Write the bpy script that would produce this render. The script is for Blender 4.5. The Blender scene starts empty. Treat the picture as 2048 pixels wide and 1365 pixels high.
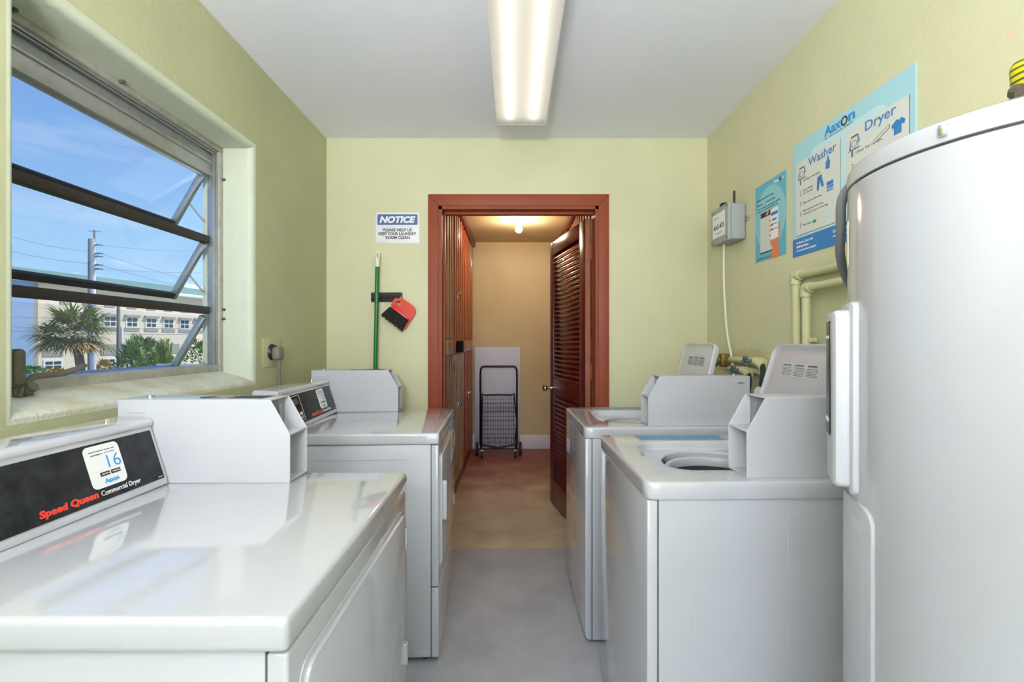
import bpy, bmesh, math, random
from mathutils import Vector, Matrix
random.seed(7)
S = bpy.context.scene
C = bpy.context.collection
PI = math.pi
R = math.radians
CAMZ = 1.285
F = 930.0
# ------------------------------------------------------------------ camera
cd = bpy.data.cameras.new('camera'); cam = bpy.data.objects.new('camera', cd); C.objects.link(cam)
cam.location = (0, 0, CAMZ); cam.rotation_euler = (R(90), 0, 0)
cd.sensor_width = 36.0; cd.lens = F/2048*36.0
cd.shift_x = -4/2048; cd.shift_y = 0.5/2048
cd.clip_start = 0.02; cd.clip_end = 400
S.camera = cam
# ------------------------------------------------------------------ view
S.view_settings.view_transform = 'Standard'
S.view_settings.look = 'None'
S.view_settings.gamma = 1
S.view_settings.use_curve_mapping = False
S.view_settings.exposure = 0.0
# ------------------------------------------------------------------ sky
def nn(nt, kind, **kw):
    n = nt.nodes.new(kind)
    for k, v in kw.items():
        if k in n.inputs: n.inputs[k].default_value = v
        else: setattr(n, k, v)
    return n
W = bpy.data.worlds.new('world'); S.world = W; W.use_nodes = True
nt = W.node_tree; nt.nodes.clear()
tc = nn(nt, 'ShaderNodeTexCoord'); sp = nn(nt, 'ShaderNodeSeparateXYZ')
nt.links.new(tc.outputs['Generated'], sp.inputs[0])
rp = nn(nt, 'ShaderNodeValToRGB')
cr = rp.color_ramp
cr.elements[0].position = 0.0; cr.elements[0].color = (.42, .66, .86, 1)
cr.elements[1].position = 1.0; cr.elements[1].color = (.07, .19, .60, 1)
e = cr.elements.new(.10); e.color = (.36, .60, .88, 1)
e = cr.elements.new(.30); e.color = (.21, .40, .76, 1)
e = cr.elements.new(.50); e.color = (.13, .29, .70, 1)
nt.links.new(sp.outputs['Z'], rp.inputs[0])
mp = nn(nt, 'ShaderNodeMapping'); mp.inputs['Scale'].default_value = (9, 9, 26)
nt.links.new(tc.outputs['Generated'], mp.inputs[0])
nz = nn(nt, 'ShaderNodeTexNoise', Scale=2.2, Detail=7.0, Roughness=.6); nt.links.new(mp.outputs[0], nz.inputs['Vector'])
c1 = nn(nt, 'ShaderNodeMapRange'); c1.inputs[1].default_value = .54; c1.inputs[2].default_value = .66
nt.links.new(nz.outputs[0], c1.inputs[0])
lo = nn(nt, 'ShaderNodeMapRange'); lo.inputs[1].default_value = .15; lo.inputs[2].default_value = .07
nt.links.new(sp.outputs['Z'], lo.inputs[0])
m1 = nn(nt, 'ShaderNodeMath', operation='MULTIPLY'); nt.links.new(c1.outputs[0], m1.inputs[0]); nt.links.new(lo.outputs[0], m1.inputs[1])
mp2 = nn(nt, 'ShaderNodeMapping'); mp2.inputs['Scale'].default_value = (1.2, 1.2, 9); mp2.inputs['Rotation'].default_value = (.25, .1, 0)
nt.links.new(tc.outputs['Generated'], mp2.inputs[0])
nz2 = nn(nt, 'ShaderNodeTexNoise', Scale=1.6, Detail=6.0, Roughness=.62); nt.links.new(mp2.outputs[0], nz2.inputs['Vector'])
c2 = nn(nt, 'ShaderNodeMapRange'); c2.inputs[1].default_value = .52; c2.inputs[2].default_value = .78; c2.inputs[4].default_value = .4
nt.links.new(nz2.outputs[0], c2.inputs[0])
m2 = nn(nt, 'ShaderNodeMath', operation='MAXIMUM'); nt.links.new(m1.outputs[0], m2.inputs[0]); nt.links.new(c2.outputs[0], m2.inputs[1])
mx = nn(nt, 'ShaderNodeMixRGB'); mx.inputs[2].default_value = (.86, .90, .97, 1)
nt.links.new(m2.outputs[0], mx.inputs[0]); nt.links.new(rp.outputs[0], mx.inputs[1])
bg = nn(nt, 'ShaderNodeBackground', Strength=1.35); nt.links.new(mx.outputs[0], bg.inputs[0])
ow = nn(nt, 'ShaderNodeOutputWorld'); nt.links.new(bg.outputs[0], ow.inputs[0])
# ------------------------------------------------------------------ sun, and a fill light added in the unseen opening behind the camera
sd = bpy.data.lights.new('sun', 'SUN'); sd.energy = 4.2; sd.angle = R(.6); sd.color = (1, .94, .85)
so = bpy.data.objects.new('sun', sd); C.objects.link(so)
so.rotation_euler = Vector((.55, .25, .8)).to_track_quat('Z', 'Y').to_euler()
ad = bpy.data.lights.new('entrance_fill', 'AREA'); ad.shape = 'RECTANGLE'; ad.size = 1.8; ad.size_y = 2.1
ad.energy = 46; ad.color = (.90, .95, 1.0)
ao = bpy.data.objects.new('entrance_fill', ad); C.objects.link(ao)
ao.location = (0.0, -3.5, 1.0); ao.rotation_euler = (R(90), 0, 0)   # faces +Y
ao.rotation_euler = Vector((0, -1, -.55)).to_track_quat('Z', 'Y').to_euler()

# added fill light on the left wall, out of view behind the camera
wd = bpy.data.lights.new('left_fill', 'AREA'); wd.shape = 'RECTANGLE'; wd.size = 1.1; wd.size_y = 1.0
wd.energy = 36; wd.color = (.92, .96, 1.0)
wo = bpy.data.objects.new('left_fill', wd); C.objects.link(wo)
wo.location = (-1.11, -1.75, 1.62); wo.rotation_euler = Vector((-1, 0, 0)).to_track_quat('Z', 'Y').to_euler()
# added fill light, unseen, aimed at the ceiling to even out the room
fd = bpy.data.lights.new('ceiling_bounce_fill', 'AREA'); fd.shape = 'SQUARE'; fd.size = .4; fd.energy = 84; fd.color = (.98, .98, 1.0)
fo = bpy.data.objects.new('ceiling_bounce_fill', fd); C.objects.link(fo)
fo.location = (-.25, -.80, 1.72); fo.rotation_euler = Vector((.12, -.55, -1)).to_track_quat('Z', 'Y').to_euler()
# ------------------------------------------------------------------ materials
def srgb(r, g, b):
    f = lambda c: (c/255/12.92 if c/255 <= .04045 else ((c/255+.055)/1.055)**2.4)
    return (f(r), f(g), f(b), 1)
def mat(name, col, rough=.5, metal=0, coat=0, var=0, vscale=6, bump=0, bscale=60, col2=None, spec=.5, stretch=None, emis=None, estr=0):
    m = bpy.data.materials.new(name); m.use_nodes = True; t = m.node_tree
    b = t.nodes['Principled BSDF']
    b.inputs['Base Color'].default_value = col
    b.inputs['Roughness'].default_value = rough; b.inputs['Metallic'].default_value = metal
    b.inputs['Coat Weight'].default_value = coat; b.inputs['Coat Roughness'].default_value = .05
    b.inputs['Specular IOR Level'].default_value = spec
    if emis: b.inputs['Emission Color'].default_value = emis; b.inputs['Emission Strength'].default_value = estr
    tcn = nn(t, 'ShaderNodeTexCoord'); mpn = nn(t, 'ShaderNodeMapping'); t.links.new(tcn.outputs['Object'], mpn.inputs[0])
    if stretch: mpn.inputs['Scale'].default_value = stretch
    if var or col2:
        n = nn(t, 'ShaderNodeTexNoise', Scale=vscale, Detail=6.0, Roughness=.6); t.links.new(mpn.outputs[0], n.inputs['Vector'])
        x = nn(t, 'ShaderNodeMixRGB'); x.inputs[1].default_value = col
        c2_ = col2 if col2 else (col[0]*(1-var), col[1]*(1-var), col[2]*(1-var), 1)
        x.inputs[2].default_value = c2_
        mr = nn(t, 'ShaderNodeMapRange'); mr.inputs[1].default_value = .35; mr.inputs[2].default_value = .68
        t.links.new(n.outputs[0], mr.inputs[0]); t.links.new(mr.outputs[0], x.inputs[0]); t.links.new(x.outputs[0], b.inputs['Base Color'])
    if bump:
        n2 = nn(t, 'ShaderNodeTexNoise', Scale=bscale, Detail=5.0, Roughness=.6); t.links.new(mpn.outputs[0], n2.inputs['Vector'])
        bp = nn(t, 'ShaderNodeBump', Strength=bump, Distance=.01); t.links.new(n2.outputs[0], bp.inputs['Height']); t.links.new(bp.outputs[0], b.inputs['Normal'])
    return m
WALLC = srgb(211, 209, 171)
M = {}
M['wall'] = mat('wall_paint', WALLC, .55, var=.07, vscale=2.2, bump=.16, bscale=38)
M['wall_left'] = mat('wall_paint_shaded', srgb(186, 187, 146), .55, var=.10, vscale=2.2, bump=.20, bscale=38)  # same wall paint darkened: the window wall's shade is in the colour
M['reveal'] = mat('reveal_paint_skylit', srgb(205, 212, 190), .6, var=.06, vscale=4, bump=.2, bscale=40)  # wall paint made paler and cooler: skylight painted into the colour
M['sill'] = mat('worn_sill_paint', srgb(214, 218, 208), .7, col2=srgb(186, 182, 140), vscale=7, bump=.6, bscale=50)
M['ceiling'] = mat('ceiling_paint', srgb(238, 240, 250), .7, var=.03, vscale=1.2, bump=.06, bscale=60)
M['floor'] = mat('grey_floor', srgb(182, 184, 190), .45, col2=srgb(162, 165, 172), vscale=3.5, bump=.12, bscale=45)
M['closet_floor'] = mat('tan_floor', srgb(214, 198, 172), .42, col2=srgb(180, 162, 138), vscale=3.0, bump=.1, bscale=40)
M['closet_wall'] = mat('cream_paint', srgb(212, 198, 158), .6, col2=srgb(202, 184, 138), vscale=1.6, bump=.1, bscale=30)
M['enamel'] = mat('white_enamel', (.53, .54, .572, 1), .09, coat=1.0)
M['enamel_flat'] = mat('white_powder_coat', (.51, .52, .55, 1), .32, bump=.03, bscale=500)
M['seam'] = mat('dark_seam', (.10, .10, .10, 1), .7)  # near-black, for the strips in the panel joints and the screws
M['grey_plate'] = mat('grey_plate', srgb(150, 152, 158), .35, metal=.5)
M['black_panel'] = mat('black_panel', (.012, .012, .014, 1), .25, col2=(.028, .03, .034, 1), vscale=26, spec=.25)
M['olive_panel'] = mat('display_dark', (.03, .032, .03, 1), .3)
M['red_ink'] = mat('red_ink', srgb(232, 62, 40), .4)
M['white_ink'] = mat('white_ink', srgb(235, 235, 235), .4)
M['paper'] = mat('paper_white', srgb(236, 236, 234), .45)
M['paper_dim'] = mat('paper_grey_white', srgb(214, 216, 208), .5)
M['blue_ink'] = mat('blue_ink', srgb(50, 140, 205), .45)
M['aqua'] = mat('aqua_print', srgb(166, 212, 224), .4)
M['aqua_light'] = mat('aqua_light_print', srgb(192, 224, 230), .4)
M['teal'] = mat('teal_print', srgb(92, 178, 204), .4)
M['teal_light'] = mat('teal_light_print', srgb(140, 200, 212), .4)
M['band_blue'] = mat('band_blue', srgb(52, 124, 190), .4)
M['dark_ink'] = mat('dark_ink', srgb(45, 48, 55), .5)
M['grey_ink'] = mat('grey_ink', srgb(120, 122, 126), .5)
M['navy_ink'] = mat('sign_blue', srgb(74, 100, 152), .4)
M['green_ink'] = mat('green_ink', srgb(60, 160, 90), .4)
M['skin_print'] = mat('skin_print', srgb(226, 128, 84), .45)
M['tank'] = mat('tank_enamel', (.42, .428, .45, 1), .11, coat=.35)
M['tank_plastic'] = mat('white_plastic', (.50, .51, .54, 1), .3)
M['conduit'] = mat('grey_conduit', srgb(118, 120, 124), .45)
M['cream_label'] = mat('cream_label', srgb(222, 220, 186), .5)
M['pipe'] = mat('painted_pipe', srgb(206, 204, 160), .5, bump=.15, bscale=60)
M['brass'] = mat('aged_brass', srgb(150, 128, 60), .45, metal=.6, col2=srgb(80, 76, 40), vscale=50)
M['valve_blue'] = mat('blue_grey_valve', srgb(92, 108, 128), .4, metal=.3)
M['rubber'] = mat('black_rubber', (.02, .02, .022, 1), .6)
M['casing'] = mat('door_casing_paint', srgb(146, 72, 40), .5, spec=.3, col2=srgb(136, 60, 40), vscale=2, bump=.04, bscale=80)
M['maroon'] = mat('maroon_paint', srgb(104, 30, 26), .28, col2=srgb(86, 24, 22), vscale=5)
M['door_edge'] = mat('door_edge_wood', srgb(166, 104, 76), .5, var=.2, vscale=30, stretch=(1, 1, .1))
M['chrome'] = mat('chrome', (.75, .75, .76, 1), .18, metal=1)
M['alu'] = mat('aluminium', srgb(176, 178, 180), .35, metal=.75, var=.15, vscale=40)
M['dark_rail'] = mat('dark_rail', srgb(48, 43, 41), .6, var=.3, vscale=60)
M['dirty_alu'] = mat('weathered_metal', srgb(178, 176, 166), .5, metal=.1, var=.25, vscale=30)
M['black'] = mat('black_plastic', (.015, .015, .017, 1), .4)
M['green'] = mat('green_pole', srgb(14, 110, 44), .35)
M['white_grip'] = mat('white_grip', srgb(226, 222, 206), .45)
M['red'] = mat('red_plastic', srgb(214, 48, 22), .35)
M['bristle'] = mat('black_bristle', (.02, .018, .018, 1), .8, bump=1, bscale=300)
M['box_grey'] = mat('grey_pvc', srgb(160, 163, 163), .5)
M['cable_white'] = mat('white_cable', srgb(222, 220, 200), .5)
M['plug'] = mat('grey_plug', srgb(118, 114, 100), .5)
M['socket'] = mat('brown_socket', srgb(48, 32, 28), .4)
M['navy_wire'] = mat('navy_wire', srgb(28, 32, 44), .35, metal=.4)
M['panel_blue'] = mat('pale_blue_board', srgb(216, 230, 255), .5, var=.06, vscale=2)
M['base_white'] = mat('pale_baseboard', srgb(232, 238, 248), .5)
M['porcelain'] = mat('porcelain', srgb(230, 226, 215), .3)
def wood(name, a, b, dark):
    m = bpy.data.materials.new(name); m.use_nodes = True; t = m.node_tree; p = t.nodes['Principled BSDF']
    tcn = nn(t, 'ShaderNodeTexCoord'); mpn = nn(t, 'ShaderNodeMapping'); mpn.inputs['Scale'].default_value = (9, 9, .9)
    t.links.new(tcn.outputs['Object'], mpn.inputs[0])
    n = nn(t, 'ShaderNodeTexNoise', Scale=4, Detail=7, Roughness=.65, Distortion=.6); t.links.new(mpn.outputs[0], n.inputs['Vector'])
    r = nn(t, 'ShaderNodeValToRGB'); t.links.new(n.outputs[0], r.inputs[0]); r.color_ramp.elements[0].position = .3; r.color_ramp.elements[0].color = dark
    r.color_ramp.elements[1].position = .72; r.color_ramp.elements[1].color = b
    e_ = r.color_ramp.elements.new(.47); e_.color = a
    t.links.new(r.outputs[0], p.inputs['Base Color']); p.inputs['Roughness'].default_value = .32; p.inputs['Coat Weight'].default_value = .3
    return m
M['wood_amber'] = wood('amber_wood', srgb(160, 96, 46), srgb(200, 136, 70), srgb(60, 22, 16))
M['wood_red'] = wood('red_brown_wood', srgb(150, 66, 34), srgb(178, 88, 46), srgb(52, 14, 12))
M['wood_pale'] = wood('weathered_pale_wood', srgb(170, 146, 118), srgb(200, 180, 150), srgb(56, 40, 32))
# glass panes
gm = bpy.data.materials.new('window_glass'); gm.use_nodes = True; t = gm.node_tree; t.nodes.clear()
tr = nn(t, 'ShaderNodeBsdfTransparent'); tr.inputs[0].default_value = (.95, .97, .97, 1); gl = nn(t, 'ShaderNodeBsdfGlossy', Roughness=.02)
df = nn(t, 'ShaderNodeBsdfDiffuse'); df.inputs[0].default_value = (.8, .82, .85, 1)
mxs = nn(t, 'ShaderNodeMixShader', Fac=.05); mx2 = nn(t, 'ShaderNodeMixShader', Fac=.035); oo = nn(t, 'ShaderNodeOutputMaterial')
t.links.new(tr.outputs[0], mxs.inputs[1]); t.links.new(gl.outputs[0], mxs.inputs[2]); t.links.new(mxs.outputs[0], mx2.inputs[1]); t.links.new(df.outputs[0], mx2.inputs[2]); t.links.new(mx2.outputs[0], oo.inputs[0])
M['glass'] = gm
# glowing things
def glow(name, col, s):
    m = bpy.data.materials.new(name); m.use_nodes = True; t = m.node_tree; t.nodes.clear()
    e_ = nn(t, 'ShaderNodeEmission', Strength=s); e_.inputs[0].default_value = col; o_ = nn(t, 'ShaderNodeOutputMaterial'); t.links.new(e_.outputs[0], o_.inputs[0]); return m
M['tube'] = glow('lamp_tube', (1, .97, .88, 1), 8.5)
M['bulb'] = glow('bulb_glow', (1, .80, .54, 1), 460)
lm = bpy.data.materials.new('lamp_lens'); lm.use_nodes = True; t = lm.node_tree; t.nodes.clear()
tl = nn(t, 'ShaderNodeBsdfTranslucent'); tl.inputs[0].default_value = (.50, .49, .47, 1)
em = nn(t, 'ShaderNodeEmission', Strength=.16); em.inputs[0].default_value = (1, .97, .90, 1)
gls = nn(t, 'ShaderNodeBsdfGlossy', Roughness=.25); asd = nn(t, 'ShaderNodeAddShader'); ms = nn(t, 'ShaderNodeMixShader', Fac=.06); o_ = nn(t, 'ShaderNodeOutputMaterial')
t.links.new(tl.outputs[0], asd.inputs[0]); t.links.new(em.outputs[0], asd.inputs[1]); t.links.new(asd.outputs[0], ms.inputs[1]); t.links.new(gls.outputs[0], ms.inputs[2]); t.links.new(ms.outputs[0], o_.inputs[0])
M['lens'] = lm
cm = bpy.data.materials.new('added_clear_side'); cm.use_nodes = True; t = cm.node_tree; t.nodes.clear()
tr = nn(t, 'ShaderNodeBsdfTransparent'); tr.inputs[0].default_value = (.92, .92, .90, 1); gl = nn(t, 'ShaderNodeBsdfGlossy', Roughness=.1); mxs = nn(t, 'ShaderNodeMixShader', Fac=.06); oo = nn(t, 'ShaderNodeOutputMaterial')
t.links.new(tr.outputs[0], mxs.inputs[1]); t.links.new(gl.outputs[0], mxs.inputs[2]); t.links.new(mxs.outputs[0], oo.inputs[0]); M['clear'] = cm

# ------------------------------------------------------------------ mesh helpers
class B:
    def __init__(s): s.bm = bmesh.new(); s.mi = 0
    def _add(s, b2, M4=None):
        if M4 is not None: bmesh.ops.transform(b2, matrix=M4, verts=b2.verts)
        me = bpy.data.meshes.new('t'); b2.to_mesh(me); b2.free(); s.bm.from_mesh(me)
        bpy.data.meshes.remove(me); return s
    def box(s, x0, x1, y0, y1, z0, z1, bev=0, seg=2, M4=None):
        b = bmesh.new(); bmesh.ops.create_cube(b, size=1)
        bmesh.ops.transform(b, matrix=Matrix.Translation(((x0+x1)/2, (y0+y1)/2, (z0+z1)/2)) @ Matrix.Diagonal((abs(x1-x0), abs(y1-y0), abs(z1-z0), 1)), verts=b.verts)
        if bev: bmesh.ops.bevel(b, geom=b.edges[:], offset=bev, segments=seg, affect='EDGES', profile=.5)
        return s._add(b, M4)
    def prism(s, pts, axis, a0, a1, bev=0, seg=2, M4=None):
        """polygon in the plane across axis ('x': (y,z), 'y': (x,z), 'z': (x,y))"""
        b = bmesh.new()
        f3 = {'x': lambda p, a: (a, p[0], p[1]), 'y': lambda p, a: (p[0], a, p[1]), 'z': lambda p, a: (p[0], p[1], a)}[axis]
        v0 = [b.verts.new(f3(p, a0)) for p in pts]; v1 = [b.verts.new(f3(p, a1)) for p in pts]
        b.faces.new(v0); b.faces.new(v1[::-1]); n = len(pts)
        for i in range(n): b.faces.new((v0[i], v1[i], v1[(i+1) % n], v0[(i+1) % n]))
        bmesh.ops.recalc_face_normals(b, faces=b.faces)
        if bev: bmesh.ops.bevel(b, geom=b.edges[:], offset=bev, segments=seg, affect='EDGES', profile=.5)
        return s._add(b, M4)
    def rr(s, x0, x1, y0, y1, r, z0, z1, bev=0, M4=None, n=6):
        pts = []
        for cx, cy, a in ((x1-r, y1-r, 0), (x0+r, y1-r, 90), (x0+r, y0+r, 180), (x1-r, y0+r, 270)):
            for k in range(n+1):
                t_ = R(a+90*k/n); pts.append((cx+r*math.cos(t_), cy+r*math.sin(t_)))
        return s.prism(pts, 'z', z0, z1, bev, 2, M4)
    def cyl(s, p0, p1, r, seg=16, r2=None, M4=None):
        p0, p1 = Vector(p0), Vector(p1); d = p1-p0
        b = bmesh.new(); bmesh.ops.create_cone(b, cap_ends=True, segments=seg, radius1=r, radius2=r if r2 is None else r2, depth=d.length)
        bmesh.ops.transform(b, matrix=Matrix.Translation((p0+p1)/2) @ d.to_track_quat('Z', 'Y').to_matrix().to_4x4(), verts=b.verts)
        return s._add(b, M4)
    def sph(s, c, r, sc=(1, 1, 1), seg=20, M4=None):
        b = bmesh.new(); bmesh.ops.create_uvsphere(b, u_segments=seg, v_segments=seg//2, radius=r)
        bmesh.ops.transform(b, matrix=Matrix.Translation(c) @ Matrix.Diagonal((*sc, 1)), verts=b.verts)
        return s._add(b, M4)
    def lathe(s, prof, seg=48, c=(0, 0), a0=0, a1=360, M4=None):
        b = bmesh.new(); full = abs(a1-a0) >= 360; n = seg if full else seg+1; rings = []
        for (r, z) in prof:
            rings.append([b.verts.new((c[0]+r*math.cos(R(a0+(a1-a0)*k/seg)), c[1]+r*math.sin(R(a0+(a1-a0)*k/seg)), z)) for k in range(n)])
        for i in range(len(rings)-1):
            for k in range(seg if full else seg):
                k2 = (k+1) % n
                try: b.faces.new((rings[i][k], rings[i][k2], rings[i+1][k2], rings[i+1][k]))
                except ValueError: pass
        bmesh.ops.remove_doubles(b, verts=b.verts, dist=1e-6)
        bmesh.ops.recalc_face_normals(b, faces=b.faces)
        return s._add(b, M4)
    def tube(s, pts, r, seg=10, smooth=0, closed=False, M4=None):
        P = [Vector(p) for p in pts]
        if smooth:
            Q = []; n = len(P)
            for i in range(n-1):
                p0 = P[max(i-1, 0)]; p1 = P[i]; p2 = P[i+1]; p3 = P[min(i+2, n-1)]
                for k in range(smooth):
                    t_ = k/smooth
                    Q.append(.5*((2*p1)+(-p0+p2)*t_+(2*p0-5*p1+4*p2-p3)*t_*t_+(-p0+3*p1-3*p2+p3)*t_**3))
            Q.append(P[-1]); P = Q
        b = bmesh.new(); rings = []; up = Vector((0, 0, 1)); prev = None; n = len(P)
        for i, p in enumerate(P):
            if closed: d = P[(i+1) % n]-P[i-1]
            else: d = P[min(i+1, n-1)]-P[max(i-1, 0)]
            d.normalize()
            if prev is None: a = d.cross(up) if abs(d.dot(up)) < .95 else d.cross(Vector((1, 0, 0)))
            else: a = prev-d*prev.dot(d)
            a.normalize(); prev = a; c_ = d.cross(a)
            rings.append([b.verts.new(p+a*r*math.cos(2*PI*k/seg)+c_*r*math.sin(2*PI*k/seg)) for k in range(seg)])
        for i in range(n if closed else n-1):
            A, Bq = rings[i], rings[(i+1) % n]
            for k in range(seg): b.faces.new((A[k], A[(k+1) % seg], Bq[(k+1) % seg], Bq[k]))
        if not closed: b.faces.new(rings[0][::-1]); b.faces.new(rings[-1])
        bmesh.ops.recalc_face_normals(b, faces=b.faces)
        return s._add(b, M4)
    def quad(s, pts):
        s.bm.faces.new([s.bm.verts.new(p) for p in pts]); return s
    def obj(s, name, m, parent=None, smooth=True, M4=None, ang=32):
        me = bpy.data.meshes.new(name); s.bm.to_mesh(me); s.bm.free()
        if isinstance(m, (list, tuple)):
            for k in m: me.materials.append(k)
        else: me.materials.append(m)
        if smooth:
            me.polygons.foreach_set('use_smooth', [True]*len(me.polygons)); me.set_sharp_from_angle(angle=R(ang))
        o = bpy.data.objects.new(name, me); C.objects.link(o)
        if parent: o.parent = parent
        if M4 is not None: o.matrix_local = M4
        return o
def E(name, loc=(0, 0, 0), rz=0, label=None, cat=None, group=None, kind=None):
    o = bpy.data.objects.new(name, None); o.empty_display_size = .05; C.objects.link(o)
    o.location = loc; o.rotation_euler = (0, 0, rz)
    return tag(o, label, cat, group, kind)
def tag(o, label=None, cat=None, group=None, kind=None):
    if label: o['label'] = label
    if cat: o['category'] = cat
    if group: o['group'] = group
    if kind: o['kind'] = kind
    return o
def frame(X, Y, Z, o):
    return Matrix(((X[0], Y[0], Z[0], o[0]), (X[1], Y[1], Z[1], o[1]), (X[2], Y[2], Z[2], o[2]), (0, 0, 0, 1)))
def text_bm(items, z, th=.0003):
    """items: (string, u0, w0, width, height, bold) -> one B in local XY at height z"""
    b = B()
    for it in items:
        s_, u0, w0, wd, ht = it[:5]; bold = it[5] if len(it) > 5 else 0; shear = it[6] if len(it) > 6 else 0
        cu = bpy.data.curves.new('f', 'FONT'); cu.body = s_; cu.size = 1; cu.offset = bold; cu.extrude = .001; cu.shear = shear; cu.resolution_u = 3
        ob = bpy.data.objects.new('f', cu); C.objects.link(ob)
        dg = bpy.context.evaluated_depsgraph_get(); me = bpy.data.meshes.new_from_object(ob.evaluated_get(dg))
        bpy.data.objects.remove(ob); bpy.data.curves.remove(cu)
        xs = [v.co.x for v in me.vertices]; ys = [v.co.y for v in me.vertices]
        if not xs: continue
        sx = wd/max(1e-6, max(xs)-min(xs)); sy = ht/max(1e-6, max(ys)-min(ys)); mnx, mny = min(xs), min(ys)
        for v in me.vertices: v.co = ((v.co.x-mnx)*sx+u0, (v.co.y-mny)*sy+w0, z+(th if v.co.z > 0 else -th))
        b.bm.from_mesh(me); bpy.data.meshes.remove(me)
    return b
class TX_:
    def __init__(s, its, z): s.its, s.z = its, z
    def obj(s, name, m, parent=None, M4=None):
        return [text_bm([i], s.z).obj(name, m, parent, M4=M4) for i in s.its][0]
def onpx(px, py, x=None, y=None):
    """room position seen at photo pixel, on plane x= or y="""
    if x is not None: y = x*F/(px-1028)
    else: x = (px-1028)/F*y
    return (x, y, CAMZ+(683-py)/F*y)

# ================================================================== THE ROOM
XL, XR, YB, ZC = -1.129, 1.165, 2.80, 2.507
YR = -3.4
def wall_hole(name, m, plane, a, bq, u, v, hu, hv, bev=.0, mats=None, rev=0):
    """slab between coordinates a (inside face) and bq along axis plane; u,v extents; hole hu,hv"""
    b = bmesh.new()
    def P(k, uu, vv): return (k, uu, vv) if plane == 'x' else (uu, k, vv)
    rings = []
    for k in (a, bq):
        o = [b.verts.new(P(k, x_, y_)) for x_, y_ in ((u[0], v[0]), (u[1], v[0]), (u[1], v[1]), (u[0], v[1]))]
        i = [b.verts.new(P(k, x_, y_)) for x_, y_ in ((hu[0], hv[0]), (hu[1], hv[0]), (hu[1], hv[1]), (hu[0], hv[1]))]
        rings.append((o, i))
        for q in range(4): b.faces.new((o[q], o[(q+1) % 4], i[(q+1) % 4], i[q]))
    (o0, i0), (o1, i1) = rings
    rf = []
    for q in range(4):
        b.faces.new((o0[q], o0[(q+1) % 4], o1[(q+1) % 4], o1[q]))
        f = b.faces.new((i0[q], i0[(q+1) % 4], i1[(q+1) % 4], i1[q])); rf.append(f); f.material_index = rev
    rf[0].material_index = rev*2
    bmesh.ops.recalc_face_normals(b, faces=b.faces)
    if bev:
        inner = set(i0)
        eds = [e_ for e_ in b.edges if e_.verts[0] in inner and e_.verts[1] in inner]
        bmesh.ops.bevel(b, geom=eds, offset=bev, segments=5, affect='EDGES', profile=.5, material=1)
        for f in b.faces:
            if f.material_index == 1 and f.calc_center_median().z < hv[0]+.004: f.material_index = 2
    o = B(); o.bm.free(); o.bm = b
    ob = o.obj(name, mats or m, None); ob['kind'] = 'structure'; return ob
WY0, WY1, WZ0, WZ1 = 1.060, 2.008, 1.122, 2.118
wall_hole('wall_left', None, 'x', XL, XL-.215, (YR-.15, YB+.13), (-.15, 2.75), (WY0, WY1), (WZ0, WZ1), .026, [M['wall_left'], M['reveal'], M['sill']], 1)
wr = B().box(XR, XR+.2, YR-.15, YB+.13, -.15, 2.75).obj('wall_right', M['wall']); wr['kind'] = 'structure'
wall_hole('wall_back', M['wall'], 'y', YB, YB+.13, (XL-.2, XR+.2), (-.15, 2.75), (-.452, .506), (-.14, 2.092))
wall_hole('wall_front', M['wall'], 'y', YR, YR-.15, (XL-.2, XR+.2), (-.15, 2.75), (-.9, .9), (.0, 2.2))
o = B().box(XL, XR, YR, YB, ZC, ZC+.12).obj('ceiling', M['ceiling']); o['kind'] = 'structure'
o = B().box(XL-.2, XR+.2, YR-.15, YB+.08, -.12, 0).obj('floor', M['floor']); o['kind'] = 'structure'
# stains and chips on the right wall: they stay in the paint
t = M['wall'].node_tree; p = t.nodes['Principled BSDF']; src = p.inputs['Base Color'].links[0].from_socket
tcn = nn(t, 'ShaderNodeTexCoord')
def spot(src, y, z, sy, sz, col, amt=1, nscale=60):
    mpn = nn(t, 'ShaderNodeMapping'); mpn.vector_type = 'TEXTURE'; mpn.inputs['Location'].default_value = (XR, y, z); mpn.inputs['Scale'].default_value = (.02, sy, sz)
    t.links.new(tcn.outputs['Object'], mpn.inputs[0])
    ln = nn(t, 'ShaderNodeVectorMath', operation='LENGTH'); t.links.new(mpn.outputs[0], ln.inputs[0])
    n = nn(t, 'ShaderNodeTexNoise', Scale=nscale, Detail=3.0); t.links.new(tcn.outputs['Object'], n.inputs['Vector'])
    ad_ = nn(t, 'ShaderNodeMath', operation='MULTIPLY_ADD'); ad_.inputs[1].default_value = 1.6; t.links.new(n.outputs[0], ad_.inputs[0]); t.links.new(ln.outputs['Value'], ad_.inputs[2])
    mr = nn(t, 'ShaderNodeMapRange'); mr.inputs[1].default_value = 1.75; mr.inputs[2].default_value = 1.4; mr.inputs[4].default_value = amt; t.links.new(ad_.outputs[0], mr.inputs[0])
    x = nn(t, 'ShaderNodeMixRGB'); x.inputs[2].default_value = col; t.links.new(mr.outputs[0], x.inputs[0]); t.links.new(src, x.inputs[1]); return x.outputs[0]
for a in ((1.087, 1.998, .010, .016, srgb(226, 196, 170)), (1.075, 1.968, .006, .008, srgb(226, 196, 170)), (1.322, 1.992, .009, .011, srgb(226, 200, 176)),
          (2.19, 1.60, .006, .085, srgb(222, 200, 110), .5), (2.16, 1.385, .075, .012, srgb(214, 196, 110), .6), (1.86, 1.10, .012, .02, srgb(120, 110, 80), .7), (2.25, 1.20, .30, .05, srgb(190, 168, 96), .55, 20)):
    src = spot(src, *a)
t.links.new(src, p.inputs['Base Color'])

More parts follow.
